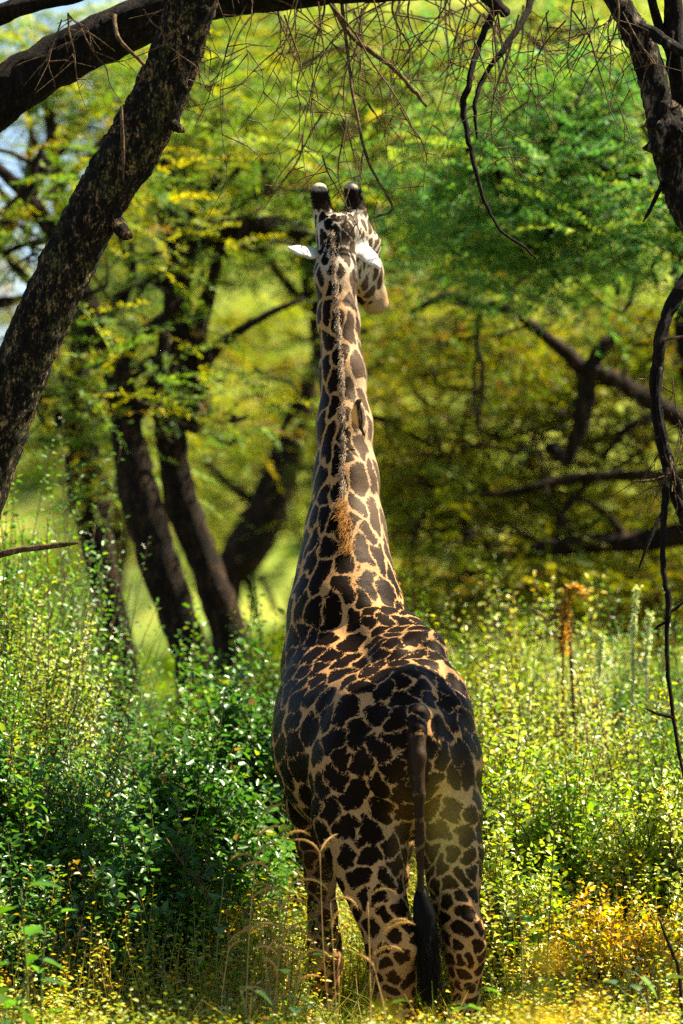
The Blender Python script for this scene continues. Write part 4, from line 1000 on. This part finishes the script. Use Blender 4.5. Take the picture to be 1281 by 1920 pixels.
for r, pal, blobs, kw in (
    (b9, P_ACA_OLIVE, [(300, 660, 27, 1.3, .5, 1, 80), (180, 780, 27, 1.2, .5, 1, 80), (120, 620, 27, 1.2, .6, 1, 80), (300, 1000, 28, 1.4, .5, 1, 60), (170, 960, 28, 1.2, .5, 1, 60), (60, 480, 27, 1.4, .5, 1, 60)], {'leaf': .10, 'per': 13, 'length': (.5, 1.1)}),
    (b10, P_ACA_OLIVE, [(720, 660, 25, 1.3, .6, 1, 100), (760, 850, 25, 1.2, .6, 1, 110), (700, 1000, 25, 1.2, .6, 1, 90), (560, 900, 26, 1.2, .7, 1, 100), (480, 1000, 26, 1.2, .5, 1, 70), (420, 760, 26, 1.2, .5, 1, 80), (760, 1080, 24, 1.2, .4, 1, 80), (1000, 1050, 25, 1.6, .6, 1, 90), (1200, 1050, 25, 1.6, .8, 1, 100)], {'leaf': .10, 'per': 13, 'length': (.5, 1.1)}),
    (b1, P_ACA, [(300, 480, 9, .8, .25, .6, 36), (470, 320, 9, .9, .35, .7, 120), (300, 690, 8.6, .6, .15, .5, 34), (420, 180, 9.4, 1.0, .45, .8, 190), (360, 780, 8.8, .35, .12, .3, 22)], {}),
    (b2, P_ACA, [(90, 330, 8, .8, .35, .6, 70), (40, 440, 8.4, .7, .3, .6, 60), (150, 420, 8.4, .5, .3, .5, 40), (200, 640, 8, .6, .15, .5, 24), (280, 740, 7.8, .5, .15, .4, 34), (60, 640, 8, .5, .2, .5, 20)], {}),
    (b3, P_ACA, [(60, 160, 10, .9, .4, .7, 120), (200, 180, 10, .9, .35, .7, 120), (90, 760, 10, .6, .3, .5, 80), (150, 880, 9.5, .5, .3, .5, 60)], {}),
    (b4, P_ACA_OLIVE, [(560, 680, 20, 1.2, .5, 1.0, 90), (480, 780, 21, 1.3, .6, 1.0, 90), (440, 640, 22, 1.4, .6, 1.0, 90)], {'leaf': .08}),
    (b5, P_ACA_OLIVE, [(860, 620, 11, .9, .5, .8, 230), (1050, 620, 12, 1.2, .6, .8, 260), (1230, 620, 12, .9, .6, .8, 200), (850, 820, 12, .9, .6, .8, 230), (1030, 800, 12.5, 1.1, .6, .8, 220), (1200, 830, 12.5, .9, .6, .8, 180),
                       (860, 980, 12, .9, .4, .8, 200), (1050, 960, 12.5, 1.0, .4, .8, 190), (1220, 1060, 12, .9, .4, .8, 200), (760, 700, 13, .6, .7, .6, 150), (780, 920, 13, .6, .7, .6, 150), (980, 1090, 11, 1.0, .3, .7, 160), (860, 1130, 12, .9, .3, .7, 150), (1060, 1140, 12, 1.0, .3, .7, 160), (1240, 1150, 11.5, .9, .35, .7, 170), (1290, 950, 12, .7, .5, .7, 120)], {}),
    (b6, P_ACA, [(560, 180, 14, 1.2, .6, 1.0, 330), (760, 150, 14, 1.3, .7, 1.0, 360), (640, 330, 14, 1.3, .5, .9, 260), (820, 350, 14, 1.1, .6, .9, 260), (480, 60, 14, 1.2, .5, .9, 200), (760, 480, 14, .9, .5, .8, 190), (480, 470, 14.5, .8, .3, .8, 80), (940, 60, 14, 1.2, .5, .9, 220)], {}),
    (b7, P_ACA_TEAL, [(1060, 250, 7.5, .8, .45, .6, 300), (1180, 330, 7.5, .7, .4, .6, 210), (940, 330, 7.5, .6, .35, .6, 150), (1050, 420, 7.5, .8, .3, .6, 200), (1200, 480, 8, .7, .3, .6, 150), (1090, 130, 8, .9, .4, .6, 180), (900, 480, 8, .6, .3, .5, 120)], {'droop': .6}),
    (b8, P_ACA, [(90, 100, 13, 1.2, .5, .9, 200), (330, 60, 13, 1.2, .5, .9, 230), (280, 260, 13, .9, .35, .8, 130), (380, 300, 13, .8, .4, .8, 120)], {})):
    crown(r, blobs, pal, hash(r.name) % 97 if False else int(r.location.y * 13), **kw)

# --- bushes dotted over the hillside, too far and blurred to tell apart
def far_wood():
    g = np.random.default_rng(61); VV = []; CC = []
    for i in range(150):
        y = g.uniform(48, 170); x = g.uniform(-1, 1) * .12 * (y + CAM_D) ; z = float(ground_z(x, y)); R = g.uniform(.9, 2.2)
        n = 46; u = norm(g.normal(0, 1, (n, 3))) * g.uniform(.5, 1, (n, 1)); u[:, 2] = abs(u[:, 2])
        c = np.array((x, y, z + .3)) + u * np.array((R, R, R * .9))
        V, F = leaves(c, g.normal(0, 1, (n, 3)), u + np.array((0, 0, .5)), g.uniform(.5, 1.0, n) * R * .6, g.uniform(.4, .7, n) * R * .6)
        VV.append((V, F)); CC.append(np.repeat(pick(g, [((.10, .15, .02), 3), ((.06, .10, .02), 3), ((.20, .22, .03), 2)], n), 6, 0))
    V, F = join_vf(VV); o = link('far_bushes', mesh_from('far_bushes', V, F, FEATHER, attrs={'tint': ('COLOR', np.vstack(CC))}))
    o['kind'] = 'stuff'; o['label'] = 'far bushes scattered over the sunlit hillside'; o['category'] = 'bushes'
far_wood()

# ------------------------------------------------------------------ individual plants and stalks
def arc_points(p0, ang, L, curl, n=7):
    """a stalk in the picture plane that bends over: angle from vertical, curl per metre"""
    out = [np.array(p0, float)]; a = ang
    for i in range(n - 1):
        d = L / (n - 1); a += curl * d; out.append(out[-1] + np.array((math.sin(a) * d, 0, math.cos(a) * d)))
    return np.array(out), a

def dry_stalk(px, py, Y, label, g, heads=3, lean=None):
    """straw-coloured grass stalk whose bristly seed heads curl over; (px, py) is about its top"""
    top = at(px, py, Y); x0 = top[0] + g.normal(0, .14)
    root = empty('dry_grass_stalk', (x0, Y, -.02), label, 'grass', 'dry grass stalks beside the giraffe\'s fore leg')
    P = catmull([(x0, Y, -.03), (x0 + (top[0] - x0) * .5 + g.normal(0, .03), Y, top[2] * .55), tuple(top)], 6)
    v, f = tube(P, np.linspace(.0032, .002, len(P)), 5); col = np.array((.50, .34, .13)) * g.uniform(.7, 1.15)
    part('stem', (v, f), root, STRAW, attrs={'tint': ('COLOR', np.tile(col, (len(v), 1)))})
    for i in range(heads):
        k = int(len(P) * g.uniform(.45, .99)) if i else len(P) - 1
        sg = g.choice((-1, 1)); Q, _ = arc_points(P[k], g.normal(0, .3) + sg * .3, g.uniform(.13, .24), sg * g.uniform(7, 13), 9)
        Q[:, 1] += np.linspace(0, g.normal(0, .05), len(Q))
        r = np.concatenate(([.0022, .003], np.full(4, .0062), [.0055, .004, .0015]))
        a = tube(Q, r, 6); n = 70; kk = g.integers(2, len(Q) - 1, n)
        rt = Q[kk] + g.normal(0, .003, (n, 3)); d = norm(g.normal(0, 1, (n, 3)) + np.array((0, 0, .2)))
        b_ = blades(rt, d, norm(g.normal(0, 1, (n, 3))), g.uniform(.008, .02, n), np.full(n, .0022))
        V, F = join_vf([a, b_]); c = np.array((.55, .34, .10)) * g.uniform(.7, 1.2)
        part('seed_head', (V, F), root, STRAW, attrs={'tint': ('COLOR', np.tile(c, (len(V), 1)))})

gS = np.random.default_rng(314)
for (px, py, Y, h, lab) in [(488, 1535, -.1, 4, 'straw-coloured grass stalk with a wide curled head beside the belly'), (530, 1580, -.2, 3, 'dry grass stalk curling against the giraffe\'s fore leg'),
        (510, 1640, .1, 4, 'dry grass stalk with several hooked seed heads near the fore leg'), (545, 1660, -.3, 3, 'thin dry grass stalk hooked over beside the fore leg'), (470, 1690, .2, 3, 'short dry grass stalk in the lit herbs before the dark shrubs'),
        (600, 1600, -.4, 2, 'dry grass stalk standing upright in front of the fore leg'), (620, 1690, -.5, 2, 'dry grass stalk arching across the fore leg\'s knee'), (500, 1750, -.1, 3, 'low dry grass stalk among golden herbs'),
        (720, 1758, -.6, 3, 'dry grass stalk with two long arcs in front of the hind leg\'s hock'), (698, 1800, -.6, 3, 'low dry grass stalk in front of the hind leg'), (690, 1690, -.6, 1, 'dry grass stalk with a single arc touching the hind leg'),
        (430, 1770, -.1, 3, 'dry grass stalk standing apart in the golden herbs'), (560, 1790, -.4, 3, 'dry grass stalk at the foot of the fore leg')]:
    dry_stalk(px, py, Y, lab, gS, h)

def leafy_plant(px, py, Y, label, n, size, palette, seed, spread=.22, name='leafy_plant', group='broad-leaved plants in the foreground'):
    """upright plant whose broad leaves can be told apart: each leaf its own part"""
    g = np.random.default_rng(seed); top = at(px, py, Y)
    root = empty(name, (top[0], Y, -.02), label, 'plant', group)
    P = catmull([(top[0] + g.normal(0, .05), Y, -.03), (top[0] + g.normal(0, .04), Y, top[2] * .5), tuple(top)], 6)
    v, f = tube(P, np.linspace(.007, .003, len(P)), 5); part('stem', (v, f), root, STRAW, attrs={'tint': ('COLOR', np.tile(np.array((.16, .20, .05)), (len(v), 1)))})
    for i in range(n):
        t = 1 - .9 * (i / n) * min(1, spread * 2.4 / max(top[2], .1)) * 2; t = max(t, .3); k = t * (len(P) - 1); b = P[int(k)]
        a = i * 2.4 + g.uniform(-.4, .4); L = size * g.uniform(.7, 1.2)
        d = np.array((math.cos(a), math.sin(a) * .7, g.normal(.05, .3))); pet = b + d * spread * g.uniform(.15, .5)
        # heart-shaped leaf with a midrib fold and drooping tip
        side = norm(np.cross(d, np.array((0, 0, 1.0)))); up = np.cross(side, norm(d)); us = (0, .12, .4, .7, 1.0); ws = (.16, .42, .46, .27, 0)
        rows = []
        for u, w in zip(us, ws):
            c = pet + norm(d) * L * (u - .05) - up * L * .22 * u * u - np.array((0, 0, 1)) * L * .18 * u
            rows += [c - side * L * w + up * L * w * .35, c, c + side * L * w + up * L * w * .35]
        V = np.array(rows); F = [np.array([[3 * q, 3 * q + 1, 3 * q + 4, 3 * q + 3] for q in range(4)] + [[3 * q + 1, 3 * q + 2, 3 * q + 5, 3 * q + 4] for q in range(4)])]
        st = tube(np.array([b, (b + pet) / 2 + np.array((0, 0, .01)), pet]), [.002, .002, .0015], 4, cap=False); nv = len(V)
        V2, F2 = join_vf([(V, F), st]); C = np.tile(pick(g, palette, 1, .15)[0], (len(V2), 1))
        part('leaf', (V2, F2), root, LEAF, smooth=True, attrs={'tint': ('COLOR', C)})

FRESH = [((.10, .26, .02), 4), ((.07, .17, .02), 3), ((.05, .12, .04), 2)]
YEL = [((.55, .40, .02), 4), ((.50, .30, .03), 2), ((.38, .36, .03), 2), ((.25, .30, .03), 1)]
GREY = [((.06, .12, .05), 3), ((.10, .17, .08), 2), ((.05, .10, .02), 2)]
for a in [(40, 1668, -1.2, 'fresh green plant with large pointed leaves before the low blue-green shrub', 11, .13, FRESH, 1), (85, 1730, -.9, 'green plant with drooping heart leaves beside the fresh green one', 10, .11, FRESH, 2),
          (60, 1800, -1.4, 'grey-green broad-leaved plant among golden herbs', 11, .12, GREY, 3), (10, 1880, -1.8, 'plant with a single long dark leaf low among golden herbs', 9, .12, GREY, 4),
          (565, 1800, -.7, 'blue-green broad-leaved plant at the fore leg', 9, .09, GREY, 5), (450, 1850, -1.6, 'grey-green plant blurred before the golden herbs', 11, .11, GREY, 6), (530, 1870, -1.8, 'bluish leafy plant before the fore leg', 11, .11, GREY, 7),
          (1180, 1820, -1.0, 'dark broad-leaved plant beside the bare upright twig', 10, .11, GREY, 8), (1215, 1850, -1.3, 'dark green plant with lobed leaves in golden herbs', 9, .10, GREY, 9), (900, 1855, -1.0, 'green leafy plant at the foot of the right hind leg', 11, .10, FRESH, 10),
          (840, 1885, -1.6, 'yellow-green leafy plant between the hind legs and the tail tip', 11, .11, FRESH, 11), (720, 1890, -1.6, 'bright green plant covering the left hoof', 11, .11, FRESH, 12), (380, 1470, 1.0, 'pale plant with heart leaves in the dark shrubs', 8, .08, FRESH, 13), (420, 1640, .4, 'fresh plant with round leaves before the dark shrubs', 9, .075, FRESH, 14),
          (1040, 1545, .2, 'plant with round pale leaves in the sunlit thicket', 10, .075, FRESH, 15), (970, 1640, .0, 'leafy plant standing out beside the right hock', 10, .075, FRESH, 16)]:
    leafy_plant(*a)
for a in [(1012, 1800, -13, 'tall blurred yellow-leaved plant rising before the golden herbs', 11, .05, YEL, 31), (985, 1862, -13, 'blurred orange-yellow plant beside the tallest blurred one', 10, .05, YEL, 32), (925, 1890, -13.3, 'low blurred yellow plant beside the hind hoof', 11, .05, YEL, 33),
          (690, 1908, -13, 'blurred yellow-green plant in front of the left hoof', 8, .045, YEL, 34), (1090, 1895, -13, 'blurred dull orange plant low beyond the yellow ones', 8, .05, YEL, 35), (600, 1912, -12.6, 'blurred pale green plant in front of the fore hoof', 8, .045, FRESH, 36)]:
    leafy_plant(*a, spread=.05, group='blurred plants nearest in front')

# the dry brown spike that curls over above the sunlit thicket
def spike(px, ptop, pbot, Y, label, pal, name, curl, rad, seed, group=None, n=600):
    g = np.random.default_rng(seed); b = at(px, pbot, Y); H = at(px, ptop, Y)[2]
    root = empty(name, (b[0], Y, 0), label, 'plant', group)
    P = catmull([(b[0] - .03, Y, -.03), (b[0] - .02, Y, b[2]), (b[0] - .01, Y, b[2] + (H - b[2]) * .6), (b[0] + curl * .25, Y, H - .02), (b[0] + curl * .6, Y, H), (b[0] + curl, Y, H - .05 * (curl > 0))], 8)
    v, f = tube(P, np.linspace(.012, .005, len(P)), 6); part('stem', (v, f), root, STRAW, attrs={'tint': ('COLOR', np.tile(np.array(pal[0][0]) * .6, (len(v), 1)))})
    q = np.linspace(0, 1, 60); A = np.concatenate(([0], np.cumsum(np.linalg.norm(np.diff(P[8:], axis=0), axis=1)))); seg = np.stack([np.interp(q * A[-1], A, P[8:, i]) for i in range(3)], 1); k = g.integers(0, 60, n)
    rt = seg[k] + g.normal(0, rad * .35, (n, 3)); d = norm(g.normal(0, 1, (n, 3)) + np.array((0, 0, .5)))
    V, F = leaves(rt, d, norm(np.array((.3, -.2, 1)) + g.normal(0, .6, (n, 3))), g.uniform(.5, 1.2, n) * rad, g.uniform(.3, .6, n) * rad)
    part('seed_head', (V, F), root, STRAW, attrs={'tint': ('COLOR', np.repeat(pick(g, pal, n), 6, 0))})
BROWN = [((.42, .24, .05), 3), ((.30, .16, .04), 2), ((.50, .34, .12), 2)]
WOOL = [((.52, .56, .36), 3), ((.36, .46, .2), 3), ((.60, .60, .46), 1)]
spike(1062, 1102, 1225, 4.9, 'dry golden-brown seed spike curling over at its top above the thicket', BROWN, 'dry_flower_spike', .11, .04, 1)
for (px, t, bt, lab, sd) in [(1193, 1105, 1260, 'tallest pale woolly flower spike above the thicket', 2), (1218, 1152, 1270, 'pale woolly flower spike beside the tallest one', 3), (1130, 1195, 1300, 'short pale woolly spike among shrubs near the dry brown spike', 4)]:
    spike(px, t, bt, 4.7, lab, WOOL, 'woolly_flower_spike', .0, .03, sd, 'woolly flower spikes above the thicket', 300)
# bare upright twig standing among the golden herbs
def bare_twig(pts, label, name='bare_twig', mat=None):
    p = [(*at(a, b_, Y), r * m_per_px(Y)) for a, b_, Y, r in pts]; g0 = (p[0][0] + .35 * (p[0][0] - p[-1][0]), p[0][1], -.03, p[0][3]); Q = catmull([g0] + p, 5)
    r = empty(name, (p[0][0], p[0][1], -.03), label, 'twig')
    part('stem', tube(Q[:, :3], Q[:, 3], 6, .1), r, mat or BARK_BACK, smooth=True)
    k = len(Q) // 2; b_ = Q[k, :3]; part('side_twig', tube(np.array([b_, b_ + np.array((.05, -.02, .07)), b_ + np.array((.08, -.03, .17))]), [.005, .004, .002], 5), r, mat or BARK_BACK)
bare_twig([(1275, 1840, -.4, 4), (1262, 1790, -.4, 4), (1248, 1755, -.4, 3.5), (1236, 1722, -.4, 2)], 'bare dark twig standing upright in golden herbs')
bare_twig([(395, 1700, .9, 2.5), (350, 1630, .9, 2.5), (312, 1572, .9, 1.6)], 'pale bare twig slanting out of the dark shrubs', mat=TWIG)
bare_twig([(45, 1860, -1.0, 3), (100, 1800, -1.0, 3), (158, 1740, -1.0, 2)], 'yellow dry twig slanting across the golden herbs', mat=TWIG)
bare_twig([(1068, 1190, 5.2, 4), (1030, 1165, 5.2, 3.5), (992, 1138, 5.2, 2)], 'thin straw twig leaning away from the dry brown spike', mat=TWIG)
